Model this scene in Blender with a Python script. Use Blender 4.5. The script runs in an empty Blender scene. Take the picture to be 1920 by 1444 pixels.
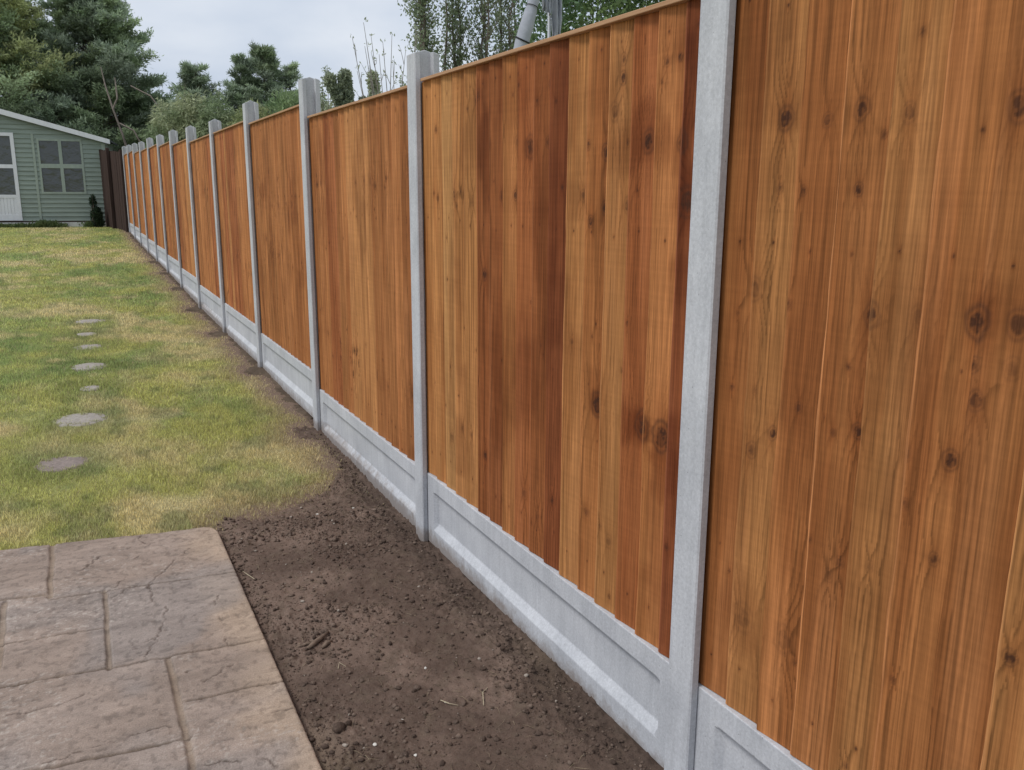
import bpy, math, random
import numpy as np
from mathutils import Vector
R = math.radians
rng = np.random.default_rng(7)
random.seed(7)
scene = bpy.context.scene
C = scene.collection

# ------------------------------------------------------------------ camera
cam_d = bpy.data.cameras.new('camera')
cam = bpy.data.objects.new('camera', cam_d); C.objects.link(cam)
cam_d.sensor_fit = 'HORIZONTAL'; cam_d.sensor_width = 36.0
cam_d.lens = 36.0 * 1635.77 / 1920.0
cam_d.clip_start = 0.05; cam_d.clip_end = 2000
yaw, pitch, roll = R(26.4408), R(12.43867), R(0.28313)
fw = Vector((math.sin(yaw)*math.cos(pitch), math.cos(yaw)*math.cos(pitch), -math.sin(pitch)))
r0 = Vector((math.cos(yaw), -math.sin(yaw), 0)); u0 = r0.cross(fw)
rr = math.cos(roll)*r0 + math.sin(roll)*u0; uu = -math.sin(roll)*r0 + math.cos(roll)*u0
from mathutils import Matrix
cam.matrix_world = Matrix(((rr.x, uu.x, -fw.x, 0), (rr.y, uu.y, -fw.y, 0), (rr.z, uu.z, -fw.z, 0), (0, 0, 0, 1)))
scene.camera = cam

# ------------------------------------------------------------------ sky, sun, exposure
SUN_EL, SUN_AZ = 56, 270            # azimuth clockwise from +Y
world = bpy.data.worlds.new('World'); scene.world = world
world.use_nodes = True
wn = world.node_tree; wn.nodes.clear()
def N(nt, t, **kw):
    n = nt.nodes.new(t)
    for k, v in kw.items():
        if k == 'inp':
            for a, b in v.items(): n.inputs[a].default_value = b
        else: setattr(n, k, v)
    return n
wo = N(wn, 'ShaderNodeOutputWorld'); bg = N(wn, 'ShaderNodeBackground', inp={'Strength': 0.1})
sky = N(wn, 'ShaderNodeTexSky'); sky.sky_type = 'NISHITA'; sky.sun_disc = False
sky.sun_elevation = R(SUN_EL); sky.sun_rotation = R(SUN_AZ); sky.air_density = 1.0; sky.dust_density = 3.0
tc = N(wn, 'ShaderNodeTexCoord'); mp = N(wn, 'ShaderNodeMapping'); mp.inputs['Scale'].default_value = (1.0, 1.0, 2.6)
nz = N(wn, 'ShaderNodeTexNoise', inp={'Scale': 2.6, 'Detail': 5.0, 'Roughness': 0.5, 'Distortion': 0.3})
cr = N(wn, 'ShaderNodeValToRGB')
cr.color_ramp.elements[0].position = 0.36; cr.color_ramp.elements[0].color = (4.7, 5.3, 6.3, 1)
cr.color_ramp.elements[1].position = 0.62; cr.color_ramp.elements[1].color = (6.5, 6.85, 7.4, 1)
mx = N(wn, 'ShaderNodeMixRGB', inp={'Fac': 0.9})
L = wn.links.new
L(tc.outputs['Generated'], mp.inputs['Vector']); L(mp.outputs[0], nz.inputs['Vector']); L(nz.outputs['Fac'], cr.inputs['Fac'])
L(sky.outputs['Color'], mx.inputs['Color1']); L(cr.outputs['Color'], mx.inputs['Color2'])
L(mx.outputs['Color'], bg.inputs['Color']); L(bg.outputs[0], wo.inputs['Surface'])
sd = bpy.data.lights.new('sun', 'SUN'); sd.energy = 1.5; sd.angle = R(16); sd.color = (1.0, 0.97, 0.93)
so = bpy.data.objects.new('sun', sd); C.objects.link(so)
sv = Vector((math.sin(R(SUN_AZ))*math.cos(R(SUN_EL)), math.cos(R(SUN_AZ))*math.cos(R(SUN_EL)), math.sin(R(SUN_EL))))
so.rotation_euler = (-sv).to_track_quat('-Z', 'Y').to_euler(); so.location = (-4, -3, 8)
vs = scene.view_settings
vs.view_transform = 'Standard'; vs.look = 'None'; vs.gamma = 1.0; vs.use_curve_mapping = False; vs.exposure = 0.35
scene.cycles.max_bounces = 6; scene.cycles.use_denoising = True

# ------------------------------------------------------------------ helpers
def lattice(seed, n=256): return np.random.default_rng(seed).random((n, n))
def vnoise(x, y, seed):
    x = np.asarray(x, float); y = np.asarray(y, float)
    Lt = lattice(seed); xi = np.floor(x).astype(int); yi = np.floor(y).astype(int)
    fx = x-xi; fy = y-yi; fx = fx*fx*(3-2*fx); fy = fy*fy*(3-2*fy)
    a = Lt[xi % 256, yi % 256]; b = Lt[(xi+1) % 256, yi % 256]; c = Lt[xi % 256, (yi+1) % 256]; d = Lt[(xi+1) % 256, (yi+1) % 256]
    return (a*(1-fx)+b*fx)*(1-fy) + (c*(1-fx)+d*fx)*fy
def fbm(x, y, seed, octs=4, gain=.5):
    s = 0; a = 1; t = 0
    for i in range(octs):
        s = s + a*vnoise(x*2**i+13.7*i, y*2**i+7.1*i, seed+i); t += a; a *= gain
    return s/t
def sstep(a, b, x):
    t = np.clip((x-a)/(b-a), 0, 1); return t*t*(3-2*t)
def mixc(a, b, t):
    a = np.asarray(a, float); b = np.asarray(b, float); t = np.asarray(t)[..., None]
    return a*(1-t)+b*t
def mesh_obj(name, V, F, mat, parent=None, col=None, smooth=False, local=None):
    """V (n,3) world coords, F (m,k) int array of constant k, or list of faces."""
    me = bpy.data.meshes.new(name)
    V = np.asarray(V, dtype=np.float64)
    if isinstance(F, np.ndarray):
        k = F.shape[1]; m = len(F)
        me.vertices.add(len(V)); me.vertices.foreach_set('co', V.ravel().astype(np.float32))
        me.loops.add(m*k); me.loops.foreach_set('vertex_index', F.ravel().astype(np.int32))
        me.polygons.add(m); me.polygons.foreach_set('loop_start', (np.arange(m)*k).astype(np.int32))
        me.update(calc_edges=True)
    else:
        me.from_pydata([tuple(v) for v in V], [], F); me.update()
    if smooth: me.polygons.foreach_set('use_smooth', np.ones(len(me.polygons), bool))
    if col is not None:
        at = me.attributes.new('Col', 'FLOAT_COLOR', 'POINT')
        c4 = np.ones((len(V), 4), np.float32); c4[:, :3] = col
        at.data.foreach_set('color', c4.ravel())
    if mat: me.materials.append(mat)
    o = bpy.data.objects.new(name, me); C.objects.link(o)
    if parent is not None:
        o.parent = parent
        o.matrix_parent_inverse = Matrix.Translation(-Vector(parent.location))
    return o
def empty(name, loc=(0, 0, 0)):
    o = bpy.data.objects.new(name, None); C.objects.link(o); o.location = loc; o.empty_display_size = 0.1
    return o
def tag(o, label=None, cat=None, group=None, kind=None):
    if label: o['label'] = label
    if cat: o['category'] = cat
    if group: o['group'] = group
    if kind: o['kind'] = kind
    return o
class MB:
    """collects simple solids"""
    def __init__(s): s.V = []; s.F = []
    def add(s, V, F):
        b = len(s.V); s.V += [tuple(v) for v in V]; s.F += [tuple(i+b for i in f) for f in F]
    def box(s, x0, x1, y0, y1, z0, z1, T=None):
        V = [(x, y, z) for x in (x0, x1) for y in (y0, y1) for z in (z0, z1)]
        if T: V = [T(*v) for v in V]
        s.add(V, [(0, 1, 3, 2), (4, 6, 7, 5), (0, 4, 5, 1), (2, 3, 7, 6), (0, 2, 6, 4), (1, 5, 7, 3)])
    def prism(s, pts, ax, a, b, T=None):
        """polygon pts in the two other axes, extruded along axis ax from a to b"""
        n = len(pts); V = []
        for t in (a, b):
            for p in pts:
                v = list(p); v.insert(ax, t); V.append(tuple(v))
        if T: V = [T(*v) for v in V]
        F = [tuple(range(n))[::-1], tuple(range(n, 2*n))] + [(i, (i+1) % n, n+(i+1) % n, n+i) for i in range(n)]
        s.add(V, F)
    def tube(s, P, rad, n=7, cap=True):
        P = [Vector(p) for p in P]; rs = rad if hasattr(rad, '__len__') else [rad]*len(P)
        V = []; F = []
        for i, p in enumerate(P):
            d = (P[min(i+1, len(P)-1)]-P[max(i-1, 0)]).normalized()
            a = d.orthogonal().normalized() if i == 0 else (a - d*a.dot(d)).normalized()
            b = d.cross(a)
            for k in range(n):
                t = 2*math.pi*k/n; V.append(p + (a*math.cos(t)+b*math.sin(t))*rs[i])
        for i in range(len(P)-1):
            for k in range(n): F.append((i*n+k, i*n+(k+1) % n, (i+1)*n+(k+1) % n, (i+1)*n+k))
        if cap: F += [tuple(range(n))[::-1], tuple(range((len(P)-1)*n, len(P)*n))]
        s.add(V, F)
    def build(s, name, mat, parent=None, smooth=False, bevel=0):
        o = mesh_obj(name, s.V, s.F, mat, parent, smooth=smooth)
        if bevel:
            m = o.modifiers.new('bevel', 'BEVEL'); m.width = bevel; m.segments = 2; m.limit_method = 'ANGLE'; m.angle_limit = R(40)
        return o

# ------------------------------------------------------------------ materials
def new_mat(name, rough=0.8, spec=0.3):
    m = bpy.data.materials.new(name); m.use_nodes = True; nt = m.node_tree
    p = nt.nodes['Principled BSDF']; p.inputs['Roughness'].default_value = rough
    p.inputs['Specular IOR Level'].default_value = spec
    return m, nt, p
def coords(nt, scale=(1, 1, 1), out='Object'):
    t = N(nt, 'ShaderNodeTexCoord'); m = N(nt, 'ShaderNodeMapping'); m.inputs['Scale'].default_value = scale
    nt.links.new(t.outputs[out], m.inputs['Vector']); return m.outputs[0]
def noise(nt, vec, scale, detail=4, rough=.55, dist=0):
    n = N(nt, 'ShaderNodeTexNoise', inp={'Scale': scale, 'Detail': detail, 'Roughness': rough, 'Distortion': dist})
    nt.links.new(vec, n.inputs['Vector']); return n.outputs['Fac']
def ramp(nt, fac, stops):
    r = N(nt, 'ShaderNodeValToRGB'); e = r.color_ramp.elements
    while len(e) < len(stops): e.new(0.5)
    for q, (p, c) in zip(e, stops): q.position = p; q.color = (*c, 1) if hasattr(c, '__len__') else (c, c, c, 1)
    nt.links.new(fac, r.inputs['Fac']); return r.outputs['Color']
def mul(nt, a, b, fac=1.0):
    m = N(nt, 'ShaderNodeMixRGB', blend_type='MULTIPLY', inp={'Fac': fac})
    nt.links.new(a, m.inputs['Color1']); nt.links.new(b, m.inputs['Color2']); return m.outputs[0]
def bump(nt, p, h, strength, dist):
    b = N(nt, 'ShaderNodeBump', inp={'Strength': strength, 'Distance': dist})
    nt.links.new(h, b.inputs['Height'])
    nt.links.new(b.outputs[0], p.inputs['Normal']); return b
def attr(nt, name='Col'):
    a = N(nt, 'ShaderNodeAttribute', attribute_name=name); return a.outputs['Color']

def mat_wood():
    m, nt, p = new_mat('fence_wood', 0.7, 0.08)
    g1 = noise(nt, coords(nt, (260, 260, 5)), 1.0, 5, .6)
    g2 = noise(nt, coords(nt, (60, 60, 1.6)), 1.0, 3, .6, .6)
    g3 = noise(nt, coords(nt, (3, 3, 90)), 1.0, 2, .5)
    c = mul(nt, attr(nt), ramp(nt, g1, [(.3, .68), (.7, 1.25)]))
    c = mul(nt, c, ramp(nt, g2, [(.3, .78), (.7, 1.18)]))
    c = mul(nt, c, ramp(nt, g3, [(.3, .95), (.7, 1.04)]))
    nt.links.new(c, p.inputs['Base Color'])
    bump(nt, p, g1, .35, .0015)
    return m
M_wood = mat_wood()
def mat_rail():
    m, nt, p = new_mat('rail_wood', 0.7, 0.3)
    g1 = noise(nt, coords(nt, (90, 4, 90)), 1.0, 5, .6)
    nt.links.new(ramp(nt, g1, [(.3, (.36, .20, .105)), (.7, (.50, .30, .17))]), p.inputs['Base Color'])
    bump(nt, p, g1, .3, .002); return m
M_rail = mat_rail()
def mat_concrete():
    m, nt, p = new_mat('cast_concrete', 0.85, 0.25)
    v = coords(nt)
    a = noise(nt, v, 5, 5, .6); b = noise(nt, v, 140, 4, .7); s = noise(nt, coords(nt, (45, 45, 3.5)), 1.0, 4, .6, .4)
    c = ramp(nt, a, [(.3, (.45, .465, .495)), (.7, (.585, .60, .63))])
    c = mul(nt, c, ramp(nt, b, [(.25, .78), (.75, 1.12)]))
    c = mul(nt, c, ramp(nt, s, [(.3, .91), (.7, 1.05)]))
    vo = N(nt, 'ShaderNodeTexVoronoi', inp={'Scale': 34.0, 'Randomness': 1.0}); nt.links.new(v, vo.inputs['Vector'])
    pit = ramp(nt, vo.outputs['Distance'], [(.03, .55), (.075, 1.0)])
    c = mul(nt, c, pit)
    tcn = N(nt, 'ShaderNodeTexCoord'); sx = N(nt, 'ShaderNodeSeparateXYZ'); nt.links.new(tcn.outputs['Object'], sx.inputs[0])
    g_ = N(nt, 'ShaderNodeMath', operation='MULTIPLY_ADD', inp={1: -.022, 2: 1.566}); nt.links.new(sx.outputs['Y'], g_.inputs[0])
    hgt = N(nt, 'ShaderNodeMath', operation='ADD'); nt.links.new(g_.outputs[0], hgt.inputs[0]); nt.links.new(sx.outputs['Z'], hgt.inputs[1])
    nd = N(nt, 'ShaderNodeMath', operation='MULTIPLY_ADD', inp={1: -.14, 2: .07}); nt.links.new(noise(nt, v, 22, 5, .7), nd.inputs[0])
    h2 = N(nt, 'ShaderNodeMath', operation='SUBTRACT'); nt.links.new(hgt.outputs[0], h2.inputs[0]); nt.links.new(nd.outputs[0], h2.inputs[1])
    dirt = ramp(nt, h2.outputs[0], [(-.01, .7), (.05, .0)])
    dm = N(nt, 'ShaderNodeMixRGB', inp={'Color2': (.20, .155, .125, 1)}); nt.links.new(dirt, dm.inputs['Fac']); nt.links.new(c, dm.inputs['Color1']); c = dm.outputs[0]
    nt.links.new(c, p.inputs['Base Color'])
    mh = N(nt, 'ShaderNodeMath', operation='ADD'); nt.links.new(b, mh.inputs[0]); nt.links.new(pit, mh.inputs[1])
    bump(nt, p, mh.outputs[0], .35, .0015)
    return m
M_conc = mat_concrete()
def mat_attr(name, rough=.9, spec=.2, fine=200, lo=.8, hi=1.2, bs=.4, bd=.003, det=5, second=None):
    m, nt, p = new_mat(name, rough, spec); v = coords(nt)
    a = noise(nt, v, fine, det, .65)
    c = mul(nt, attr(nt), ramp(nt, a, [(.3, lo), (.7, hi)]))
    if second:
        c = mul(nt, c, ramp(nt, noise(nt, v, second[0], 4, .6), [(.3, second[1]), (.7, second[2])]))
    nt.links.new(c, p.inputs['Base Color'])
    if bs: bump(nt, p, a, bs, bd)
    return m
M_soil = mat_attr('bare_soil', .95, .15, 260, .68, 1.3, .7, .006, 6, (24, .85, 1.12))
M_turf = mat_attr('turf_ground', .95, .1, 90, .6, 1.3, .6, .01, 5)
def mat_patio():
    m, nt, p = new_mat('imprinted_paving', .8, .2); v = coords(nt)
    a = noise(nt, v, 230, 5, .7); b = noise(nt, coords(nt, (7, 16, 7)), 1.0, 6, .65, .5); d = noise(nt, v, 55, 4, .7)
    c = mul(nt, attr(nt), ramp(nt, a, [(.3, .72), (.7, 1.24)]))
    c = mul(nt, c, ramp(nt, b, [(.3, .76), (.7, 1.2)]))
    fl = ramp(nt, d, [(.66, 0.0), (.72, 1.0)])
    # pale scuffed flecks, gathered in patches
    pt = ramp(nt, noise(nt, v, 4, 2), [(.5, 0.0), (.62, .55)])
    fm = mul(nt, fl, pt)
    mxx = N(nt, 'ShaderNodeMixRGB', inp={'Color2': (.48, .42, .36, 1)})
    nt.links.new(fm, mxx.inputs['Fac']); nt.links.new(c, mxx.inputs['Color1'])
    nt.links.new(mxx.outputs[0], p.inputs['Base Color'])
    ad = N(nt, 'ShaderNodeMath', operation='ADD'); nt.links.new(a, ad.inputs[0]); nt.links.new(b, ad.inputs[1])
    bump(nt, p, ad.outputs[0], .7, .005)
    return m
M_patio = mat_patio()
def mat_leaf(name, rough=.6, tr=.25):
    m, nt, p = new_mat(name, rough, .3)
    c = attr(nt); nt.links.new(c, p.inputs['Base Color'])
    t = N(nt, 'ShaderNodeBsdfTranslucent'); nt.links.new(c, t.inputs['Color'])
    ms = N(nt, 'ShaderNodeMixShader', inp={'Fac': tr}); out = nt.nodes['Material Output']
    nt.links.new(p.outputs[0], ms.inputs[1]); nt.links.new(t.outputs[0], ms.inputs[2]); nt.links.new(ms.outputs[0], out.inputs['Surface'])
    return m
M_leaf = mat_leaf('foliage', .6, .4)
M_blade = mat_leaf('grass_blade', .7, .45)
def mat_plain(name, col, rough=.7, spec=.3, sc=(20, 20, 20), var=.15, bd=.002, bs=.3):
    m, nt, p = new_mat(name, rough, spec)
    n = noise(nt, coords(nt, sc), 1.0, 5, .6)
    c1 = tuple(x*(1-var) for x in col); c2 = tuple(x*(1+var) for x in col)
    nt.links.new(ramp(nt, n, [(.3, c1), (.7, c2)]), p.inputs['Base Color'])
    if bs: bump(nt, p, n, bs, bd)
    return m
M_bark = mat_plain('bark', (.20, .17, .145), .9, .1, (30, 30, 5), .35, .01, .6)
M_twig = mat_plain('pale_twig', (.27, .25, .23), .8, .2, (30, 30, 10), .2)
M_green = mat_plain('sage_painted_cladding', (.235, .285, .25), .6, .3, (2, 2, 14), .13)
M_green_trim = mat_plain('sage_painted_trim', (.29, .345, .30), .6, .3, (12, 12, 3), .1)
M_white = mat_plain('white_paint', (.66, .68, .72), .5, .4, (10, 10, 4), .06)
M_plinth = mat_plain('pale_plinth', (.52, .52, .50), .8, .2, (9, 9, 9), .18)
M_oldwood = mat_plain('old_dark_wood', (.055, .036, .031), .85, .15, (40, 40, 3), .35)
M_felt = mat_plain('roof_felt', (.12, .13, .14), .9, .1, (60, 60, 60), .2)
M_canvas = mat_plain('grey_canvas', (.33, .35, .39), .8, .2, (14, 14, 14), .12, .01, .5)
M_pole = mat_plain('grey_metal', (.42, .45, .48), .45, .5, (5, 5, 5), .05)
M_cord = mat_plain('black_cord', (.02, .02, .022), .7, .3)
M_stone = mat_plain('stepping_stone', (.32, .295, .265), .9, .2, (60, 60, 60), .25, .004, .5)
M_peb = mat_plain('pebble', (.62, .60, .55), .6, .4, (200, 200, 200), .12)
M_root = mat_plain('root', (.17, .125, .095), .9, .1, (80, 80, 80), .3, .003, .6)
def mat_glass():
    m, nt, p = new_mat('window_glass', .06, .6)
    p.inputs['Base Color'].default_value = (.07, .078, .08, 1)
    bump(nt, p, noise(nt, coords(nt), 5, 3), .25, .05)
    return m
M_glass = mat_glass()

# ------------------------------------------------------------------ terrain
GY = [-30, 1.6, 3.43, 4.3, 5.3, 7.18, 9.06, 10.94, 12.8, 14.7, 16.5, 18.4, 20.2, 22.2, 24.1, 26, 30, 400]
GZ = [-1.505, -1.505, -1.505, -1.50, -1.468, -1.422, -1.40, -1.375, -1.318, -1.26, -1.218, -1.19, -1.16, -1.10, -1.03, -.98, -.95, -.9]
def gz(y): return np.interp(y, GY, GZ)
FX = 1.268                                     # lawn face of the posts
# how far inside the bare soil (metres, positive = soil)
EX = [(.30, 3.90), (.451, 3.955), (.60, 3.99), (.75, 4.05), (.88, 4.13), (1.0, 4.22), (1.08, 4.4), (1.13, 4.7), (1.16, 5.1), (1.19, 5.4), (1.205, 6.6), (1.205, 7.3), (1.215, 9.7), (1.20, 12), (1.2, 24)]
def soil_amt(x, y):
    x = np.asarray(x, float); y = np.asarray(y, float)
    yb = np.interp(x, [p[0] for p in EX[:6]], [p[1] for p in EX[:6]])
    a = (yb - y)                                    # near block: below the curve
    xb = np.interp(y, [4.13, 4.3, 4.5, 4.8, 5.4, 6.6, 9.7, 24], [1.0, 1.10, 1.19, 1.235, 1.245, 1.25, 1.255, 1.25])
    b = (x - xb)
    s = np.maximum(a*.8, b)
    s = np.where(x < .36, -1, s)
    n = (fbm(x*9, y*9, 31, 3)-.5)*.16 + (fbm(x*45, y*45, 33, 3)-.5)*.12 + (fbm(x*2.2, y*2.2, 41, 2)-.5)*.12
    # worn bare patches at the posts' feet
    for k in range(1, 9):
        yy = 1.594+1.88*k
        s = np.maximum(s, .11 - np.hypot(x-1.25, (y-yy+.08)*.6))
    return s + n*np.where(y > 4.6, .6, 1)
STONES = [(-.17, 5.22, .135, .13), (-.07, 6.12, .155, .16), (.012, 7.0, .07, .09), (.02, 7.84, .135, .15), (.03, 8.79, .115, .13), (.03, 9.53, .09, .11), (.09, 10.41, .14, .14)]
def lawn_col(x, y, ground=False):
    """albedo of the turf: patches of green, straw and tan"""
    sc = 1.0
    a = fbm(x*1.5, y*1.0, 3, 4); b = fbm(x*4.2+9, y*2.8, 15, 4); d = fbm(x*1.0+5, y*.7, 23, 3)
    c = mixc((.265, .265, .100), (.160, .205, .078), sstep(.36, .66, a*.55+b*.45))
    c = mixc(c, (.36, .31, .18), sstep(.46, .66, b*.5+d*.5)*.85)
    e = fbm(x*7, y*5, 61, 3)
    c = mixc(c, (.075, .105, .04), sstep(.56, .75, e)*.42)
    sa = soil_amt(x, y); c = mixc(c, (.27, .215, .12), sstep(-.35, -.05, sa)*.7)
    if ground: c = mixc(c*.8, (.13, .092, .07), sstep(-.26, -.02, sa))
    g = 0
    for (sx, sy, rx, ry) in STONES: g = np.maximum(g, 1-sstep(.14, .40, np.hypot(x-sx, (y-sy)*.8)))
    c = mixc(c, (.10, .135, .05), g*.45)
    far = np.maximum(sstep(1.3, 1.5, x), np.maximum(sstep(26.5, 27.5, y), sstep(-5, -8, x)))
    return mixc(c, (.20, .20, .09), far)
def grid(xs, ys):
    X, Y = np.meshgrid(xs, ys); nx = len(xs); ny = len(ys)
    i = np.arange(nx*ny).reshape(ny, nx)
    F = np.stack([i[:-1, :-1], i[:-1, 1:], i[1:, 1:], i[1:, :-1]], -1).reshape(-1, 4)
    return X.ravel(), Y.ravel(), F
xs = np.unique(np.concatenate([np.linspace(-300, -8, 16), np.linspace(-8, -2.4, 20), np.arange(-2.4, 1.46, .03), np.linspace(1.5, 16, 20), np.linspace(16, 300, 14)]))
ys = np.unique(np.concatenate([np.linspace(-200, -2, 10), np.linspace(-2, 3.6, 12), np.arange(3.7, 12, .04), np.arange(12, 27, .12), np.linspace(27.5, 60, 16), np.linspace(70, 500, 12)]))
X, Y, F = grid(xs, ys)
Z = gz(Y) + np.where((Y > 3.5) & (Y < 30) & (abs(X) < 5), (fbm(X*3, Y*3, 77, 3)-.5)*.02, 0)
Z = np.where((X < .46) & (Y < 4.1), Z-.05, Z) - .05*sstep(.0, .10, soil_amt(X, Y))*(Y > 1)
mesh_obj('lawn', np.stack([X, Y, Z], 1), F, M_turf, col=lawn_col(X, Y, True)*1.5, smooth=True)['kind'] = 'structure'

# ------------------------------------------------------------------ bare soil
def soil_h(x, y):
    near = sstep(.95, 1.2, x)
    h = (fbm(x*6, y*6, 5, 4)-.5)*.024 + (fbm(x*38, y*38, 9, 3)-.5)*.013*(.7+near*1.0) + (fbm(x*95, y*95, 39, 2)-.5)*.006
    cl = fbm(x*70, y*70, 19, 2); pat = sstep(.45, .62, fbm(x*3.2, y*3.2, 29, 2)+near*.14)
    h = h + np.maximum(cl-.55, 0)*.035*pat
    h = h - .022*np.exp(-((x-.938)/.05)**2-((y-2.53)/.03)**2) - .012*np.exp(-((x-1.13)/.03)**2-((y-2.38)/.02)**2)
    h = h - .020*sstep(1.13, 1.262, x)
    h = h - .012*(1-sstep(.46, .54, x))
    return h
xs = np.arange(.40, 1.36, .0052); ys = np.concatenate([np.linspace(-1.5, 1.5, 40), np.arange(1.51, 5.6, .0062)])
X, Y, F = grid(xs, ys); S = soil_amt(X, Y)
Zs = gz(Y) + .010 + soil_h(X, Y) - .05*(1-sstep(-.06, .03, S))
c0 = mixc((.118, .082, .064), (.19, .135, .106), sstep(.35, .68, fbm(X*5, Y*5, 51, 4)))
c0 = mixc(c0, (.135, .10, .075), sstep(.55, .75, fbm(X*30, Y*30, 55, 3))*.6)
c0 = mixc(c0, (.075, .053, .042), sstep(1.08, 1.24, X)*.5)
c0 = mixc(c0, (.13, .105, .06), sstep(.5, .7, fbm(X*2.3+3, Y*2.3, 56, 3))*sstep(2.6, 1.9, Y)*.6)
keep = S[F].max(1) > -.12
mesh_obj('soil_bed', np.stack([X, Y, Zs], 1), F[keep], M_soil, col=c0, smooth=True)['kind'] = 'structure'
xs = np.arange(1.0, 1.36, .012); ys = np.arange(5.55, 24.3, .02)
X, Y, F = grid(xs, ys); S = soil_amt(X, Y)
Zs = gz(Y) + .006 + (fbm(X*20, Y*20, 9, 3)-.5)*.03 - .05*(1-sstep(-.05, .02, S))
keep = S[F].max(1) > -.08
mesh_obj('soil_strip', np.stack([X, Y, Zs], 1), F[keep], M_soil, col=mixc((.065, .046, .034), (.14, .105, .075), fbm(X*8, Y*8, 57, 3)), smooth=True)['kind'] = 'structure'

def lumps(n, px, py, pz, size, seed, flat=.7):
    """n irregular little stones/clods as one vertex block"""
    r = np.random.default_rng(seed); t = (1+5**.5)/2
    ico = np.array([(-1, t, 0), (1, t, 0), (-1, -t, 0), (1, -t, 0), (0, -1, t), (0, 1, t), (0, -1, -t), (0, 1, -t), (t, 0, -1), (t, 0, 1), (-t, 0, -1), (-t, 0, 1)])/1.902
    fi = np.array([(0, 11, 5), (0, 5, 1), (0, 1, 7), (0, 7, 10), (0, 10, 11), (1, 5, 9), (5, 11, 4), (11, 10, 2), (10, 7, 6), (7, 1, 8), (3, 9, 4), (3, 4, 2), (3, 2, 6), (3, 6, 8), (3, 8, 9), (4, 9, 5), (2, 4, 11), (6, 2, 10), (8, 6, 7), (9, 8, 1)])
    V = ico[None]*(1+(r.random((n, 12, 1))-.5)*.6)*size[:, None, None]*(.7+.6*r.random((n, 1, 3)))
    a = r.random(n)*6.28; c, s = np.cos(a)[:, None], np.sin(a)[:, None]
    Vx = V[..., 0]*c-V[..., 1]*s; Vy = V[..., 0]*s+V[..., 1]*c
    V = np.stack([Vx+px[:, None], Vy+py[:, None], V[..., 2]*flat+pz[:, None]], -1)
    F = fi[None]+(np.arange(n)*12)[:, None, None]
    return V.reshape(-1, 3), F.reshape(-1, 3)
n = 40000
px = rng.uniform(.46, 1.265, n); py = rng.uniform(1.4, 5.3, n)
w = .30 + .6*sstep(.45, .65, fbm(px*3.2, py*3.2, 29, 2)+sstep(.95, 1.2, px)*.16) + .7*(1-sstep(.46, .58, px))
k = (rng.random(n) < w) & (soil_amt(px, py) > .0); px, py = px[k], py[k]; n = len(px)
size = .0009 + .0080*rng.random(n)**12 + .0020*rng.random(n)**1.5
V, F = lumps(n, px, py, gz(py)+.010+soil_h(px, py)+size*.3, size, 3)
cc = mixc((.075, .052, .041), (.21, .155, .122), rng.random(n)**1.5)
cc[rng.random(n) < .012] = (.38, .33, .28)
tag(mesh_obj('soil_clods', V, F, M_soil, col=np.repeat(cc, 12, 0), smooth=True), 'loose brown crumbs and clods of soil lying over the bare strip', 'soil', kind='stuff')

# single bigger things lying on the soil
def lump_thing(name, x, y, r, mat, label, cat, group=None, flat=.7, seed=1, sink=.3):
    bm_v, bm_f = lumps(1, np.array([x]), np.array([y]), np.array([0.]), np.array([r]), seed, flat)
    z = float(gz(y))+.010+float(soil_h(np.array(x), np.array(y)))+r*flat*(1-sink)-.002
    V = bm_v-np.array([x, y, 0])
    o = mesh_obj(name, V, bm_f, mat, smooth=True); o.location = (x, y, z)
    m = o.modifiers.new('sub', 'SUBSURF'); m.levels = 2; m.render_levels = 2
    tag(o, label, cat, group); return o
M_clod = mat_plain('clod', (.085, .06, .047), .95, .1, (120, 120, 120), .35, .006, .8)
lump_thing('soil_clod', .545, 2.19, .021, M_clod, 'large dark lump of soil beside the patio edge, lower of the two largest', 'soil clod', seed=4)
lump_thing('soil_clod', .575, 2.20, .015, M_clod, 'smaller rounded lump of soil touching the large dark lump by the patio edge', 'soil clod', seed=9)
lump_thing('soil_clod', 1.16, 2.39, .016, M_clod, 'dark lump of soil near the recessed gravel board in the foreground', 'soil clod', seed=12)
lump_thing('soil_clod', 1.05, 2.31, .013, M_clod, 'small dark lump of soil left of the foreground gravel board', 'soil clod', seed=15)
for (x, y, r, lb) in [(.719, 2.153, .0075, 'brightest white pebble on the bare soil, in the foreground'),
                      (.888, 2.401, .0085, 'pale pebble half sunk in the middle of the bare soil'),
                      (.911, 3.887, .011, 'flat pale pebble at the far end of the bare soil by the grass edge'),
                      (1.091, 3.912, .009, 'dull pinkish pebble at the far end of the soil near the fence'),
                      (.700, 1.985, .008, 'cream pebble nearest the bottom edge beside the patio corner'),
                      (.874, 2.197, .005, 'tiny white pebble right of the brightest one on the bare soil'),
                      (.62, 2.09, .007, 'small buff pebble next to straw fibres close to the patio edge')]:
    lump_thing('pebble', x, y, r, M_peb, lb, 'pebble', 'pale pebbles on the bare soil', flat=.55, seed=int(x*1000))
rt = MB()
def onsoil(x, y, dz=0.): return (x, y, float(gz(y))+.010+float(soil_h(np.array(x), np.array(y)))+dz)
rt.tube([onsoil(.575, 2.675, .006), onsoil(.60, 2.69, .008), onsoil(.63, 2.72, .009), onsoil(.665, 2.755, .006)], [.006, .009, .008, .005], 8)
rt.tube([onsoil(.60, 2.69, .006), onsoil(.602, 2.715, .007), onsoil(.592, 2.735, .004)], [.007, .006, .003], 7)
rt.tube([onsoil(.62, 2.665, .005), onsoil(.642, 2.68, .008), onsoil(.66, 2.69, .005)], [.005, .008, .005], 7)
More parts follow.
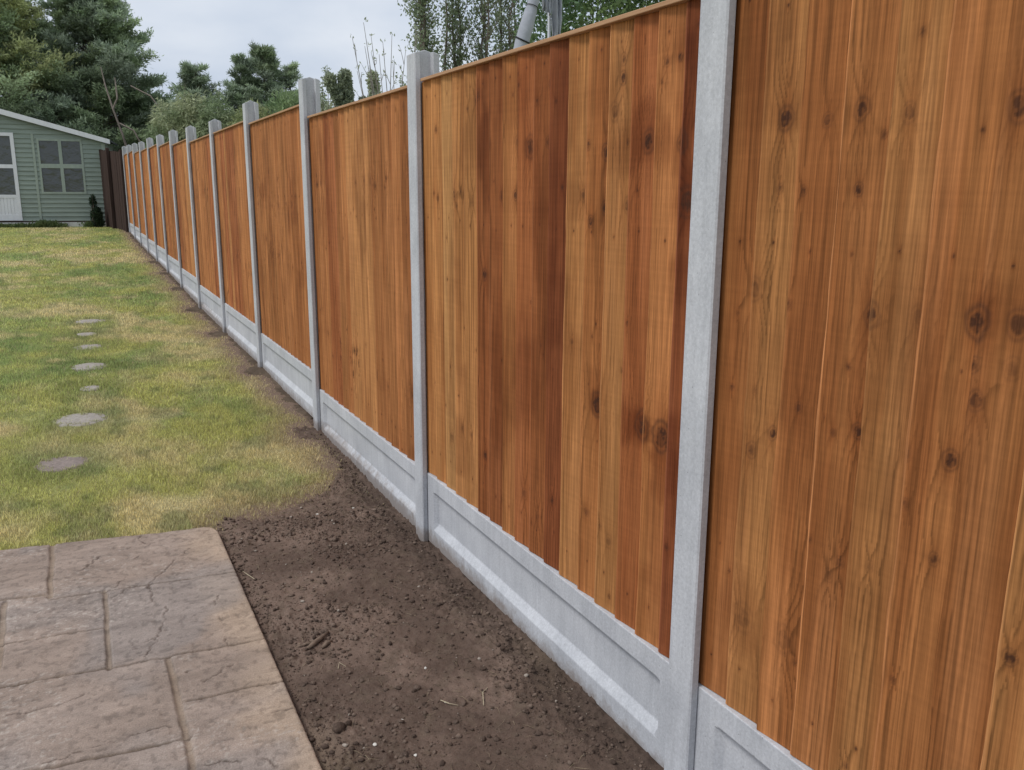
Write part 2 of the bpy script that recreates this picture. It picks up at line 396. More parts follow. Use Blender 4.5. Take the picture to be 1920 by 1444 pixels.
rt.tube([onsoil(.55, 2.70, .003), onsoil(.575, 2.70, .006), onsoil(.60, 2.70, .006)], [.002, .005, .006], 7)
tag(rt.build('root_piece', M_root, smooth=True), 'knobbly brown forked root lying on the bare soil near the patio', 'root')

# dry straw fibres and rootlets
def fibres(n, px, py, zf, ln, wd, seed, col):
    r = np.random.default_rng(seed); a = r.random(n)*6.28; b = a+(r.random(n)-.5)*1.6
    l = ln*(.4+r.random(n)); P = [np.stack([px, py], 1)]
    P.append(P[0]+np.stack([np.cos(a), np.sin(a)], 1)*(l/2)[:, None]); P.append(P[1]+np.stack([np.cos(b), np.sin(b)], 1)*(l/2)[:, None])
    V = []
    for i, q in enumerate(P):
        t = [a, (a+b)/2, b][i]; o = np.stack([-np.sin(t), np.cos(t)], 1)*(wd*[.6, 1, .3][i]/2)
        z = zf(q[:, 0], q[:, 1])+[.001, .006, .002][i]*(.4+r.random(n))
        V += [np.concatenate([q+o, z[:, None]], 1), np.concatenate([q-o, (z+wd*.3)[:, None]], 1)]
    V = np.stack(V, 1).reshape(-1, 3); b0 = (np.arange(n)*6)[:, None]
    F = np.concatenate([b0+np.array([0, 1, 3, 2]), b0+np.array([2, 3, 5, 4])])
    return V, F, np.repeat(col, 6, 0)
n = 5200; px = rng.uniform(.47, 1.25, n); py = 1.6+rng.random(n)*3.2
w = .16+.9*sstep(.34, .0, soil_amt(px, py)); k = (rng.random(n) < w) & (soil_amt(px, py) > -.05); px, py = px[k], py[k]; n = len(px)
V, F, cl = fibres(n, px, py, lambda x, y: gz(y)+.011+soil_h(x, y), .035, .0013, 8, mixc((.16, .12, .08), (.40, .33, .22), rng.random(n)**1.5))
tag(mesh_obj('dry_fibres', V, F, M_blade, col=cl), 'scattered dry straw and rootlet fibres over the bare soil', 'straw', kind='stuff')
st = [((.97, 2.13), (.99, 2.18), (1.02, 2.21), 'curved straw stalk lying on the soil in the right foreground'), ((.86, 2.20), (.875, 2.17), (.90, 2.16), 'kinked pale straw stalk near the tiny white pebble'),
      ((.635, 2.52), (.645, 2.545), (.66, 2.52), 'short hooked straw stalk right of the forked root'), ((.52, 3.33), (.50, 3.37), (.49, 3.43), 'frayed pale straw stalk touching the patio edge')]
for a, b, c, lb in st:
    s_ = MB(); s_.tube([onsoil(*a, .003), onsoil(*b, .008), onsoil(*c, .003)], [.0014, .0016, .0008], 6)
    tag(s_.build('straw_stalk', mat_plain('straw', (.42, .36, .25), .7, .2)), lb, 'straw', 'straw stalks on the bare soil')

# ------------------------------------------------------------------ grass blades
def blades(n, x0, x1, y0, y1, h, wd, seed, thin=None):
    r = np.random.default_rng(seed)
    x = r.uniform(x0, x1, n); y = r.uniform(y0, y1, n)
    s = soil_amt(x, y)
    p = 1-sstep(-.30, .06, s)*.985
    p = p*(.72+.28*sstep(.3, .6, fbm(x*8, y*8, 71, 2)))
    for (sx, sy, rx, ry) in STONES:
        d = np.hypot((x-sx)/rx, (y-sy)/ry)
        d = d + (fbm(x*22, y*22, 73, 2)-.5)*1.2
        p = np.where(d < (1.0 if ry > .155 else .88), p*.03, p)
    ptop = np.interp(x, [-3, .42], [4.44, 3.905]) if False else 4.03-(x+.4)*.16
    p = np.where((y < ptop+.004) & (x < .47), 0, p)
    k = r.random(n) < p; x, y, s = x[k], y[k], s[k]; n = len(x)
    hh = h*(.45+.75*r.random(n))*(.65+.7*fbm(x*5, y*5, 81, 2))*(1-.55*sstep(-.12, .0, s))
    a = r.random(n)*6.283; lean = (.2+.8*r.random(n))*hh*.8; w = wd*(.6+.8*r.random(n))
    dx, dy = np.cos(a), np.sin(a); tx, ty = -dy*w/2, dx*w/2
    # face the width roughly across the view so blades read
    z = gz(y)-.004
    V = np.empty((n, 5, 3))
    V[:, 0] = np.stack([x+tx, y+ty, z], 1); V[:, 1] = np.stack([x-tx, y-ty, z], 1)
    mxp, myp = x+dx*lean*.35, y+dy*lean*.35
    V[:, 2] = np.stack([mxp-tx*.8, myp-ty*.8, z+hh*.6], 1); V[:, 3] = np.stack([mxp+tx*.8, myp+ty*.8, z+hh*.6], 1)
    V[:, 4] = np.stack([x+dx*lean, y+dy*lean, z+hh], 1)
    b = np.arange(n)*5
    F = np.concatenate([np.stack([b, b+1, b+2], 1), np.stack([b, b+2, b+3], 1), np.stack([b+3, b+2, b+4], 1)])
    c = lawn_col(x, y)*2.4*(.45+1.05*r.random(n)**1.25)[:, None]
    dry = r.random(n) < (.10+.25*sstep(-.3, 0, s)); c[dry] = mixc((.45, .38, .22), (.60, .52, .32), r.random(dry.sum()))
    return V.reshape(-1, 3), F, np.repeat(c, 5, 0)
parts = [blades(210000, -.75, 1.27, 3.85, 6.2, .025, .0025, 101), blades(150000, -1.0, 1.27, 6.2, 10, .028, .0036, 102),
         blades(90000, -1.6, 1.27, 10, 16, .032, .006, 103), blades(70000, -2.6, 1.27, 16, 27, .034, .010, 104),
         blades(60000, -3.6, -.75, 3.9, 10, .035, .006, 105)]
off = 0; VV = []; FF = []; CC = []
for v, f, c in parts: VV.append(v); FF.append(f+off); CC.append(c); off += len(v)
tag(mesh_obj('grass', np.concatenate(VV), np.concatenate(FF), M_blade, col=np.concatenate(CC)), 'short patchy green and straw coloured lawn grass', 'grass', kind='stuff')

# ------------------------------------------------------------------ patio
JT = [  # joints: (x0,y0,x1,y1,width)
    (-3, 3.93, -.20, 3.475, .016), (-.20, 3.43, .46, 3.378, .009), (-.20, 3.45, -.20, 4.2, .020),
    (-.35, 3.13, -.028, 3.105, .010), (-.348, 3.47, -.342, 2.84, .022), (-.015, 3.42, -.022, 2.81, .016),
    (-3, 3.0, -.025, 2.82, .013), (-.025, 2.815, .46, 2.785, .009), (.150, 2.79, .163, .6, .019), (.165, 2.512, .46, 2.50, .009),
    (-3, 2.60, .16, 2.318, .012), (.16, 1.95, .46, 1.94, .01), (-.45, 2.36, -.44, 1.2, .018), (-3, 1.9, .16, 1.75, .012), (-.9, 3.6, -.9, 2.9, .018),
    (-1.1, 2.9, -1.1, 2.4, .016), (-.75, 3.6, -.75, 4.4, .018), (-1.4, 3.7, -1.4, 4.6, .018), (.16, 1.3, .46, 1.29, .01), (-3, 1.2, .16, 1.1, .012)]
CK = [[(-.19, 3.60), (-.09, 3.66), (-.02, 3.78), (.05, 3.80), (.09, 3.82)], [(.02, 3.43), (.07, 3.53), (.09, 3.66), (.14, 3.73), (.17, 3.82), (.13, 3.88), (.14, 3.94)],
      [(.13, 3.22), (.14, 3.42), (.20, 3.52), (.28, 3.64), (.33, 3.70)], [(-.0, 3.34), (.03, 3.36), (.06, 3.40), (.09, 3.43)],
      [(.08, 2.83), (.13, 2.95), (.17, 3.10), (.18, 3.18)], [(.04, 2.90), (.07, 2.93), (.12, 2.95)], [(.33, 2.80), (.335, 2.93), (.345, 3.02), (.34, 3.12), (.36, 3.19)],
      [(.17, 2.53), (.24, 2.60), (.33, 2.66), (.39, 2.76)], [(.17, 2.42), (.24, 2.37), (.30, 2.355), (.38, 2.34), (.45, 2.345)], [(.17, 2.18), (.26, 2.16), (.33, 2.13), (.36, 2.07)],
      [(-.19, 2.37), (-.05, 2.39), (.06, 2.41), (.12, 2.40)], [(-.3, 2.66), (-.2, 2.65), (-.1, 2.68)], [(.2, 2.68), (.215, 2.75), (.22, 2.78)]]
def segd(x, y, ax, ay, bx, by):
    dx, dy = bx-ax, by-ay; t = np.clip(((x-ax)*dx+(y-ay)*dy)/(dx*dx+dy*dy), 0, 1)
    return np.hypot(x-ax-t*dx, y-ay-t*dy)
def ptop(x): return np.where(x < .40, 4.03-(x+.4)*.135, 3.922-((np.maximum(x, .40)-.40)/.057)**3*.07)
xs = np.concatenate([np.linspace(-3, -.62, 60), np.arange(-.6, .457, .0045), [.457]]); vs_ = np.concatenate([np.linspace(-1, 1.6, 50), np.arange(1.61, 3.99, .0052), [3.995]])
X, Yp, F = grid(xs, vs_)
Y = np.where(Yp > 3.4, 3.4+(Yp-3.4)*(ptop(X)-3.4)/(3.995-3.4), Yp)
wx = X+(fbm(X*12, Y*12, 91, 3)-.5)*.012; wy = Y+(fbm(X*12+5, Y*12, 93, 3)-.5)*.012
jd = np.full(X.shape, 9.); jthin = np.full(X.shape, 9.)
for (a, b, c, d, w) in JT:
    q_ = segd(wx, wy, a, b, c, d)/(w/2); jd = np.minimum(jd, q_)
    if w < .0145: jthin = np.minimum(jthin, q_)
h = (fbm(X*9, Y*14, 95, 4)-.5)*.006 + (fbm(X*30, Y*45, 96, 3)-.5)*.0022
terr = fbm(X*3, Y*5, 97, 3)*5; h = h + (sstep(.35, .65, terr-np.floor(terr)))*.0018
J = 1-sstep(.55, 1.25, jd); h = h*(1-J) - J*.0065 - (1-sstep(1.0, 1.5, jd))*.0006
ck = np.full(X.shape, 9.)
w2x = X+(fbm(X*40, Y*40, 191, 3)-.5)*.03; w2y = Y+(fbm(X*40+5, Y*40, 193, 3)-.5)*.03
for pl in CK:
    for p, q in zip(pl[:-1], pl[1:]): ck = np.minimum(ck, segd(w2x, w2y, *p, *q))
K = (1-sstep(.0012, .0042, ck))*sstep(.3, .5, fbm(X*14, Y*14, 99, 2)); h = h - K*.0035 + (1-sstep(.002, .010, abs(ck-.006)))*.0008
edge = np.minimum(.457-X, 9); h = h-.004*np.exp(-edge/.003)
# colour by slab: pinkish brown with greyer and buffer slabs
tone = sstep(.3, .7, fbm(X*2.1+3, Y*2.1, 196, 3))
c0 = mixc((.305, .238, .195), (.375, .298, .250), tone)
c0 = mixc(c0, (.44, .335, .25), sstep(.26, .46, X+(fbm(X*6, Y*6, 98, 3)-.5)*.22)*.85)
c0 = mixc(c0, (.29, .255, .235), sstep(.5, .7, fbm(X*3+7, Y*3, 197, 3))*.6)
fk = sstep(.66, .72, fbm(X*75, Y*130, 198, 2))*sstep(.46, .62, fbm(X*4+1, Y*4, 199, 2)-.25*(sstep(.1, .4, X))); c0 = mixc(c0, (.46, .40, .35), fk*.6)
dk = sstep(.62, .70, fbm(X*60+9, Y*60, 201, 2)); c0 = mixc(c0, c0*.62, dk*.6); h = h + fk*.0012 - dk*.001
c0 = mixc(c0, (.27, .20, .14), J*.6*np.ones_like(J))
c0 = mixc(c0, (.085, .062, .048), (1-sstep(.35, .95, jthin))*.8)
c0 = mixc(c0, (.105, .075, .055), (1-sstep(.1, .4, abs(jd-.95)))*.4*sstep(.3, .6, fbm(X*20, Y*20, 203, 2)))
c0 = mixc(c0, (.10, .072, .058), K*.75)
nx_, ny_ = len(xs), len(vs_)
V = np.stack([X, Y, -1.479+h], 1)
# skirt down the two free edges
i_r = np.arange(ny_)*nx_+nx_-1; i_t = (ny_-1)*nx_+np.arange(nx_)
nb = len(V); V = np.concatenate([V, V[i_r]-[0, 0, .11], V[i_t]-[0, 0, .11]]); c0 = np.concatenate([c0, c0[i_r]*.9, c0[i_t]*.9])
a = np.arange(ny_-1); F1 = np.stack([i_r[:-1], nb+a, nb+a+1, i_r[1:]], 1)
a = np.arange(nx_-1); nb2 = nb+ny_; F2 = np.stack([i_t[:-1], i_t[1:], nb2+a+1, nb2+a], 1)
mesh_obj('patio', V, np.concatenate([F, F1, F2]), M_patio, col=c0, smooth=True)['kind'] = 'structure'

# ------------------------------------------------------------------ stepping stones
SL = ['nearest grey stepping stone, dark and soil stained, in the lawn', 'second grey stepping stone from the patio, the palest and clearest of the row', 'mostly overgrown stepping stone, just beyond the palest clearest one',
      'fourth stepping stone from the patio, pale oval beyond the overgrown one', 'fifth stepping stone from the patio, thin and half covered by tan grass', 'sixth stepping stone from the patio, smallest of the far three', 'farthest stepping stone of the row, widest of the far three']
for (sx, sy, rx, ry), lb in zip(STONES, SL):
    m = MB(); n = 22; ring = []
    r2 = random.Random(int(sy*100)); rad = [1+r2.uniform(-.07, .07) for _ in range(n)]
    V = []; F = []
    for lv, (sc, zz) in enumerate([(.55, .006), (.93, .004), (1.0, -.002), (1.0, -.05)]):
        for i in range(n):
            t = 2*math.pi*i/n; V.append((rx*1.08*sc*rad[i]*math.cos(t), ry*1.08*sc*rad[i]*math.sin(t), zz+r2.uniform(-.001, .001)))
    V.append((0, 0, .006)); F = [(len(V)-1, i, (i+1) % n) for i in range(n)]
    for lv in range(3): F += [(lv*n+i, (lv+1)*n+i, (lv+1)*n+(i+1) % n, lv*n+(i+1) % n) for i in range(n)]
    o = mesh_obj('stepping_stone', V, F, M_stone if sy > 5.5 else mat_plain('stained_stone', (.24, .20, .18), .9, .2, (60, 60, 60), .25, .004, .5), smooth=True)
    o.location = (sx, sy, float(gz(sy))+.002)
    tag(o, lb, 'stepping stone', 'stepping stones in the lawn')

# ------------------------------------------------------------------ new fence
Y0, PI_ = 1.594, 1.88
TOPS = {0: .4475, 1: .4468, 2: .4375, 3: .5206, 4: .554, 5: .557, 6: .6077, 7: .6699, 8: .7202, 9: .7409, 10: .7695, 11: .8434, 12: .8608}
APEX = {-1: .56, 0: .56, 1: .553, 2: .654, 3: .687, 4: .679, 5: .735, 6: .80, 7: .842, 8: .893, 9: .918, 10: .975, 11: 1.024, 12: 1.075}
PH = 1.6472
fence = empty('fence', (1.32, 1.594, -1.5))
tag(fence, 'long new fence of brown timber panels between grey concrete posts and gravel boards', 'fence')
def post(i):
    y = Y0+PI_*i; zb = float(gz(y))-.35; za = APEX[i]; ze = za-(.016 if i < 3 else .027)
    a, b = FX, 1.374; s0, s1 = 1.2915, 1.347; w = .0475; d = .024; c = .004
    sec = [(a, -w+c), (a+c, -w), (s0, -w), (s0+.002, -w+d), (s1-.002, -w+d), (s1, -w), (b-c, -w), (b, -w+c), (b, w-c), (b-c, w), (s1, w), (s1-.002, w-d), (s0+.002, w-d), (s0, w), (a+c, w), (a, w-c)]
    n = len(sec); xm = (a+b)/2
    V = [(x, y+yy, zb) for x, yy in sec]
    V += [(x, y+yy, za-(za-ze)*abs(x-xm)/(b-xm)) for x, yy in sec]
    # gable ridge runs along the fence
    V += [(xm, y-w+d, za), (xm, y+w-d, za)]
    F = [(k, (k+1) % n, n+(k+1) % n, n+k) for k in range(n)]
    # side walls top reach the ridge at the slot backs: split (3-4) and (11-12)
    F = [f for f in F if f[0] not in (3, 11)]
    F += [(3, 4, n+4, 2*n, n+3), (11, 12, n+12, 2*n+1, n+11)]
    F += [tuple(n+k for k in (0, 1, 2, 3))+(2*n, 2*n+1)+tuple(n+k for k in (12, 13, 14, 15)), (2*n,)+tuple(n+k for k in (4, 5, 6, 7, 8, 9, 10, 11))+(2*n+1,)]
    o = mesh_obj('concrete_post', V, F, M_conc, fence)
    m = o.modifiers.new('bevel', 'BEVEL'); m.width = .002; m.segments = 1; m.limit_method = 'ANGLE'; m.angle_limit = R(50)
for i in range(-1, 13): post(i)

def gravel(k):
    yN = Y0+PI_*(k-1)+.0475-.020; yF = Y0+PI_*k-.0475+.020
    zt = TOPS[k]-PH; xf = 1.2935; dp = .021
    ys_ = [yN, yN+.085, yN+.105, yF-.105, yF-.085, yF]; zs_ = [0, -.066, -.076, -.212, -.243, -.315]
    V = []; F = []
    for j, z in enumerate(zs_):
        for i, y in enumerate(ys_):
            ins = 2 <= i <= 3 and 2 <= j <= 3
            V.append((xf+(dp if ins else 0), y, zt+z))
    for j in range(5):
        for i in range(5):
            q = j*6+i; F.append((q, q+6, q+7, q+1))
    nb = len(V)
    V += [(xf+.046, y, zt+z) for z in (0, -.315) for y in (yN, yF)]
    F += [(0, 1, 2, 3, 4, 5, nb+1, nb), (30, nb+2, nb+3, 35, 34, 33, 32, 31), (nb, nb+1, nb+3, nb+2),
          (0, nb, nb+2, 30, 24, 18, 12, 6), (5, 11, 17, 23, 29, 35, nb+3, nb+1)]
    o = mesh_obj('gravel_board', V, F, M_conc, fence)
    m = o.modifiers.new('bevel', 'BEVEL'); m.width = .0025; m.segments = 2; m.limit_method = 'ANGLE'; m.angle_limit = R(12)
for k in range(0, 13): gravel(k)

TAN, MID, RED, DRK, PALE = (.45, .200, .070), (.375, .150, .051), (.325, .113, .040), (.255, .080, .031), (.52, .26, .098)
KN = {0: [(1.397, .148, .020, 1), (1.099, .138, .015, .6), (1.202, .151, .017, .9), (.925, -.203, .024, 1.3), (1.138, -.216, .022, .9), (.947, -.444, .016, 1), (1.149, -.443, .013, 1), (1.043, -.209, .017, .4),
          (1.344, -.222, .010, .7), (.955, -.628, .011, .8), (1.42, -.957, .03, .4), (1.292, -.948, .028, .4), (1.194, .009, .011, 1), (.896, .131, .020, .9), (1.286, .138, .012, .7), (.856, -.198, .02, .8), (1.027, -.452, .013, .5), (1.40, .01, .009, .7), (1.33, .006, .009, .8), (1.45, -.20, .022, .6), (1.30, -.43, .01, .7), (1.43, -.42, .008, .5)],
      1: [(2.51, .141, .030, .8), (2.072, .108, .019, 1.1), (1.874, .127, .024, 1.0), (1.732, .12, .024, 1.1), (2.025, .208, .02, .6), (2.132, -.078, .014, 1), (2.07, -.04, .016, .9), (1.96, -.031, .018, .7), (2.079, -.597, .03, 1.1), (1.851, -.604, .035, 1.1), (1.766, -.612, .035, 1.3),
          (2.854, -.287, .018, 1), (2.429, -1.06, .014, .4), (1.70, -.02, .03, .9), (2.60, .16, .02, .7), (2.4, .15, .015, .8), (3.30, .24, .012, 1), (2.15, .13, .012, .8), (3.1, -.05, .01, .6)]}
TONE = {0: [MID, TAN, MID, MID, TAN, MID, MID, TAN, MID, MID, TAN, MID, MID, MID, TAN, MID, MID, MID],
        1: [TAN, TAN, PALE, TAN, TAN, RED, RED, MID, RED, RED, DRK, TAN, MID, TAN, RED, MID, DRK, RED]}
STN = {1: [(1.86, -.60, .14, .07, .8), (1.76, -.66, .07, .16, .8), (2.08, -.59, .05, .05, .7), (1.90, .12, .14, .09, .6), (1.72, .0, .05, .40, .7), (2.84, .14, .05, .22, .65), (2.5, .13, .07, .05, .5), (2.62, .30, .25, .12, .4),
       (2.40, -.3, .10, .35, .4), (2.7, -.85, .12, .12, .35), (1.75, -.95, .09, .35, .5), (2.5, -.55, .1, .3, .35)],
       0: [(1.02, -.18, .10, .5, .25), (1.30, -.45, .07, .4, .3), (1.44, -.95, .08, .12, .35), (.92, -.2, .06, .07, .4), (1.40, .15, .05, .05, .4), (1.20, -.75, .10, .3, .25)]}
def panel(k):
    yN = Y0+PI_*(k-1)+.0475-.018; yF = Y0+PI_*k-.0475+.018
    zt = TOPS[k]-.019; zb = TOPS[k]-PH
    r = np.random.default_rng(500+k); nB = 17; pitch = (yF-yN)/nB
    knots = list(KN.get(k, []))
    # whorl rows
    for row in range(3 if k < 5 else 2):
        zz = r.uniform(zb+.1, zt-.1)
        for _ in range(r.integers(8, 15)): knots.append((r.uniform(yN, yF), zz+r.normal(0, .03), r.uniform(.007, .017), r.uniform(.4, 1)))
    for _ in range(44): knots.append((r.uniform(yN, yF), r.uniform(zb, zt), r.uniform(.003, .008), r.uniform(.5, .9)))
    for j in range(nB):
        for zn in (-.105, .37, -1.09): knots.append((yF-(j+.42)*pitch+r.normal(0, .006), zn+(TOPS[k]-.447)+r.normal(0, .008), .0035, 1.0))
    rs_ = [(r.uniform(yN, yF), r.uniform(zb, zt), r.uniform(.05, .2), r.uniform(.05, .3), r.uniform(.2, .5)) for _ in range(8 if k > 1 else 3)]
    fine = {0: (44, 520), 1: (40, 500), 2: (22, 280), 3: (14, 160)}.get(k, (6, 60))
    nu, nzz = fine; VV = []; FF = []; CC = []; off = 0
    base_sets = [TAN, MID, MID, MID, MID, RED]
    run = MID
    for j in range(nB):
        yf = yF-j*pitch; yn = yf-pitch-(.012 if j < nB-1 else 0)
        u = np.linspace(0, 1, nu); zs_ = np.linspace(zb+r.uniform(.0, .003), zt, nzz)
        U, Zq = np.meshgrid(u, zs_); Yq = yf+(yn-yf)*U
        wob = r.uniform(-.0012, .0012)+np.sin(Zq*r.uniform(1, 3)+r.uniform(0, 6))*.0008
        edge = (fbm(Zq*5, Zq*0+j, 300+k, 4)-.5)*.012            # slightly wandering sawn edge
        Yq = Yq + np.where(U < .04, edge, 0)
        Xq = 1.2995+.0150*U**.8+wob+.0035*np.exp(-U/.03)*0 + .0025*np.exp(-(U/.035)**2)
        if k in TONE: base = np.array(TONE[k][j])
        else:
            if r.random() < .5: run = base_sets[r.integers(0, 6)]
            base = np.array(run)*np.array([1.12, 1.14, 1.22])
        base = base*(1+r.uniform(-.12, .12))
        # growth rings in board space, bent round the knots
        G = (Yq-yf)/.105*r.uniform(.8, 1.3)+r.uniform(0, 5)
        cz = r.uniform(zb, zt); G = G + .10*np.sin((Zq-cz)*r.uniform(1.0, 2.0)) + (fbm(Yq*6+j*3, Zq*1.0, 330+k, 2)-.5)*.26
        kd = np.zeros_like(G); halo = np.zeros_like(G); ringk = np.zeros_like(G)
        for (ky, kz, kr, ks) in knots:
            if ky < yn-.03 or ky > yf+.03: continue
            dy = (Yq-ky)+(fbm(Yq*60, Zq*60, 350, 2)-.5)*kr*.5; dz = (Zq-kz)/1.35
            d = np.hypot(dy, dz); G = G + np.sign(dy)*.24*(kr/.02)*np.exp(-(dz/(kr*2.6))**2-(dy/(kr*2.2))**2)
            kd = np.maximum(kd, min(1, ks)*(1-sstep(kr*.5, kr*.72, d))*(.55+.45*sstep(.4, .6, fbm(Yq*170, Zq*120, 352, 2))))
            ringk = np.maximum(ringk, ks*.55*np.exp(-((d-kr*.9)/(kr*.16))**2))
            halo = np.maximum(halo, ks*np.exp(-(dy/(kr*1.25))**2-(dz/(kr*2.4))**2))
        fr = G*r.uniform(5, 9)+2.6*fbm(G*2.2+j*3.1, Zq*.5, 345+k, 2); g = fr-np.floor(fr); late = sstep(.45, .95, g)*(1-sstep(.95, 1, g))
        amp = .05+.24*sstep(.3, .75, fbm(Yq*26+j*2.3, Zq*1.1, 370+k, 2))
        c = base*np.ones(G.shape+(1,))
        st = sstep(.42, .72, fbm(Yq*22+j*7, Zq*1.5, 380+k, 3))
        c = mixc(c, base*np.array([.70, .60, .56]), st*.6)
        c = mixc(c, np.minimum(base*1.28+.01, 1), sstep(.5, .75, fbm(Yq*16+j*5+40, Zq*1.0, 390+k, 3))*.6)
        c = c*(1-amp*1.5*late)[..., None]
        # blotchy stain where treatment pooled
        bl = sstep(.58, .74, fbm(Yq*3.5, Zq*3.0, 400+k, 4)); c = mixc(c, base*np.array([.50, .42, .42]), bl*(.45 if k == 1 else .22))
        sn = np.zeros_like(G); wn_ = (fbm(Yq*14, Zq*9, 405+k, 3)-.5)*1.6
        for (sy_, sz_, ry_, rz_, ss_) in STN.get(k, []) + rs_:
            sn = np.maximum(sn, ss_*(1-sstep(.35, 1.15, np.hypot((Yq-sy_)/ry_, (Zq-sz_)/rz_)+wn_)))
        c = mixc(c, c*np.array([.52, .42, .40]), sn)
        c = mixc(c, c*np.array([.62, .48, .42]), np.clip(halo, 0, 1)*.55)
        c = mixc(c, (.060, .028, .018), np.clip(ringk, 0, 1)*.75)
        c = mixc(c, (.055, .024, .015), np.clip(kd, 0, 1)*.92)
        # pale freshly sawn thick edge plus its edge highlight, painted into the colour
        c = mixc(c, np.minimum(base*1.45+.02, 1), (1-sstep(.02, .05, U))*.9*max(0, r.uniform(-.2, 1)))
        front = np.stack([Xq, Yq, Zq], -1).reshape(-1, 3); VV.append(front); CC.append(c.reshape(-1, 3))
        i = np.arange(nu*nzz).reshape(nzz, nu)
        f = np.stack([i[:-1, :-1], i[1:, :-1], i[1:, 1:], i[:-1, 1:]], -1).reshape(-1, 4)+off
        FF.append(f); off += nu*nzz
        # back strip, thick far edge, bottom and top ends
        for edge_i in (i[:, 0], i[:, -1], i[0, :], i[-1, :]):
            P = front[edge_i]; B = P.copy(); B[:, 0] = 1.3195
            vv = np.concatenate([P, B]); m_ = len(P); a = np.arange(m_-1)
            FF.append(np.stack([a, a+1, m_+a+1, m_+a], 1)+off); CCe = np.repeat((base*1.05)[None], 2*m_, 0)
            VV.append(vv); CC.append(CCe); off += 2*m_
    V = np.concatenate(VV); Fq = np.concatenate(FF); cl = np.concatenate(CC)
    o = mesh_obj('fence_panel', V, Fq, M_wood, fence, col=np.clip(cl, .01, .9))
    # backing rails and the cap, sub-parts
    bt = MB()
    for zc in (zb+.12, (zb+zt)/2, zt-.12): bt.box(1.3205, 1.3440, yN, yF, zc-.03, zc+.03)
    bt.box(1.3197, 1.3204, yN, yF, zb+.002, zt-.002)
    bt.build('back_rail', M_rail, o)
    cp = MB(); cp.box(1.289, 1.336, yN+.022, yF-.022, zt+.0005, zt+.0125)
    cp.build('capping_rail', M_rail, o, bevel=.002)
for k in range(0, 13): panel(k)

# ------------------------------------------------------------------ old dark fence behind the summerhouse corner
old = empty('old_fence', (1.1, 25.0, -1.0))
tag(old, 'old dark brown board fence in the gap between summerhouse and new fence', 'fence')
e0 = Vector((1.33, 24.35, 0)); e1 = Vector((.80, 26.9, 0))
dv = (e1-e0); ln = dv.length; dv.normalize(); nv = Vector((-dv.y, dv.x, 0))
def TO(s, t, z): p = e0+dv*s+nv*t; return (p.x, p.y, z)
r3 = random.Random(5); m = MB(); s = .0
while s < ln:
    w = r3.uniform(.09, .12); m.box(s, s+w-.004, r3.uniform(0, .004), .018+r3.uniform(0, .008), -1.15, .93+s*.06+r3.uniform(-.012, .012), TO); s += w
m.build('board_panel', M_oldwood, old)
m = MB(); m.box(.02, .10, .032, .11, -1.3, .99, TO); m.build('post', M_oldwood, old, bevel=.006)
m = MB(); m.box(1.3, 1.38, .032, .11, -1.3, 1.08, TO); m.build('post', M_oldwood, old, bevel=.006)

# ------------------------------------------------------------------ summerhouse
rot = R(7); ex = Vector((math.cos(rot), -math.sin(rot), 0)); ny = Vector((math.sin(rot), math.cos(rot), 0)); cor = Vector((.987, 26.672, 0))
def TS(s, d, z): p = cor+ex*s+ny*d; return (p.x, p.y, z)          # s along facade, d backwards, z up
sh = empty('summerhouse', (-.6, 27.2, -.98))
tag(sh, 'sage green painted wooden summerhouse with white door frame and white fascia', 'summerhouse')
W = 5.6; ZB = -.80; ZE = 1.27; SL_ = .273; cx_ = -W/2
def ztop(s): return ZE+SL_*(W/2-abs(s-cx_))
# front cladding as overlapping horizontal boards, with openings for doors and windows
def clad(name, s0, s1, z0, zmaxf, d0=0, holes=(), mat=M_green):
    m = MB(); bh = .118; z = z0
    while True:
        segs = [(s0, s1)]
        for (a, b, c, d) in holes:
            if z+bh > c+.001 and z < d-.001:
                ns = []
                for (p, q) in segs:
                    if b <= p or a >= q: ns.append((p, q)); continue
                    if a > p: ns.append((p, a))
                    if b < q: ns.append((b, q))
                segs = ns
        any_ = False
        for (p, q) in segs:
            # clip to roof slope
            n = max(1, int((q-p)/.25)); ss = [p+(q-p)*i/n for i in range(n+1)]
            for a, b in zip(ss[:-1], ss[1:]):
                ta, tb = zmaxf(a), zmaxf(b)
                z1a, z1b = min(z+bh, ta), min(z+bh, tb)
                if z1a <= z and z1b <= z: continue
                z1a = max(z1a, z); z1b = max(z1b, z); any_ = True
                pts = [(a, -.030, z), (b, -.030, z), (b, -.006, z1b), (a, -.006, z1a), (a, .02, z), (b, .02, z), (b, .02, z1b), (a, .02, z1a)]
                m.add([TS(x, y+d0, zz) for x, y, zz in pts], [(0, 1, 2, 3), (4, 7, 6, 5), (0, 4, 5, 1), (3, 2, 6, 7)] + ([(0, 3, 7, 4)] if a == p else []) + ([(1, 5, 6, 2)] if b == q else []))
        z += bh
        if z > ZE+SL_*W/2 or not any_ and z > 1.0: break
    return m.build(name, mat, sh)
DR = -2.165; DL = -(W)+2.165
wins = [(-1.64, -.56, -.092, 1.324), (-W+.56, -W+1.64, -.092, 1.324)]
clad('front_wall', -W, 0, ZB, ztop, 0, [(w[0], w[1], w[2], w[3]) for w in wins]+[(DL, DR, ZB-.1, 1.442)])
m = MB(); m.box(-.02, .0, .022, 2.5, ZB, ZE, TS); m.box(-W, -W+.02, .022, 2.5, ZB, ZE, TS); m.box(-W+.021, -.021, 2.48, 2.5, ZB, ZE, TS); m.build('side_wall', M_green, sh)
m = MB(); m.prism([(-.021, ZB), (-.021, ZE), (cx_, ZE+SL_*W/2), (-W+.021, ZE), (-W+.021, ZB)], 1, 2.44, 2.479, None)
m.V = [TS(x, y, z) for x, y, z in m.V]; m.build('back_wall', M_green, sh)
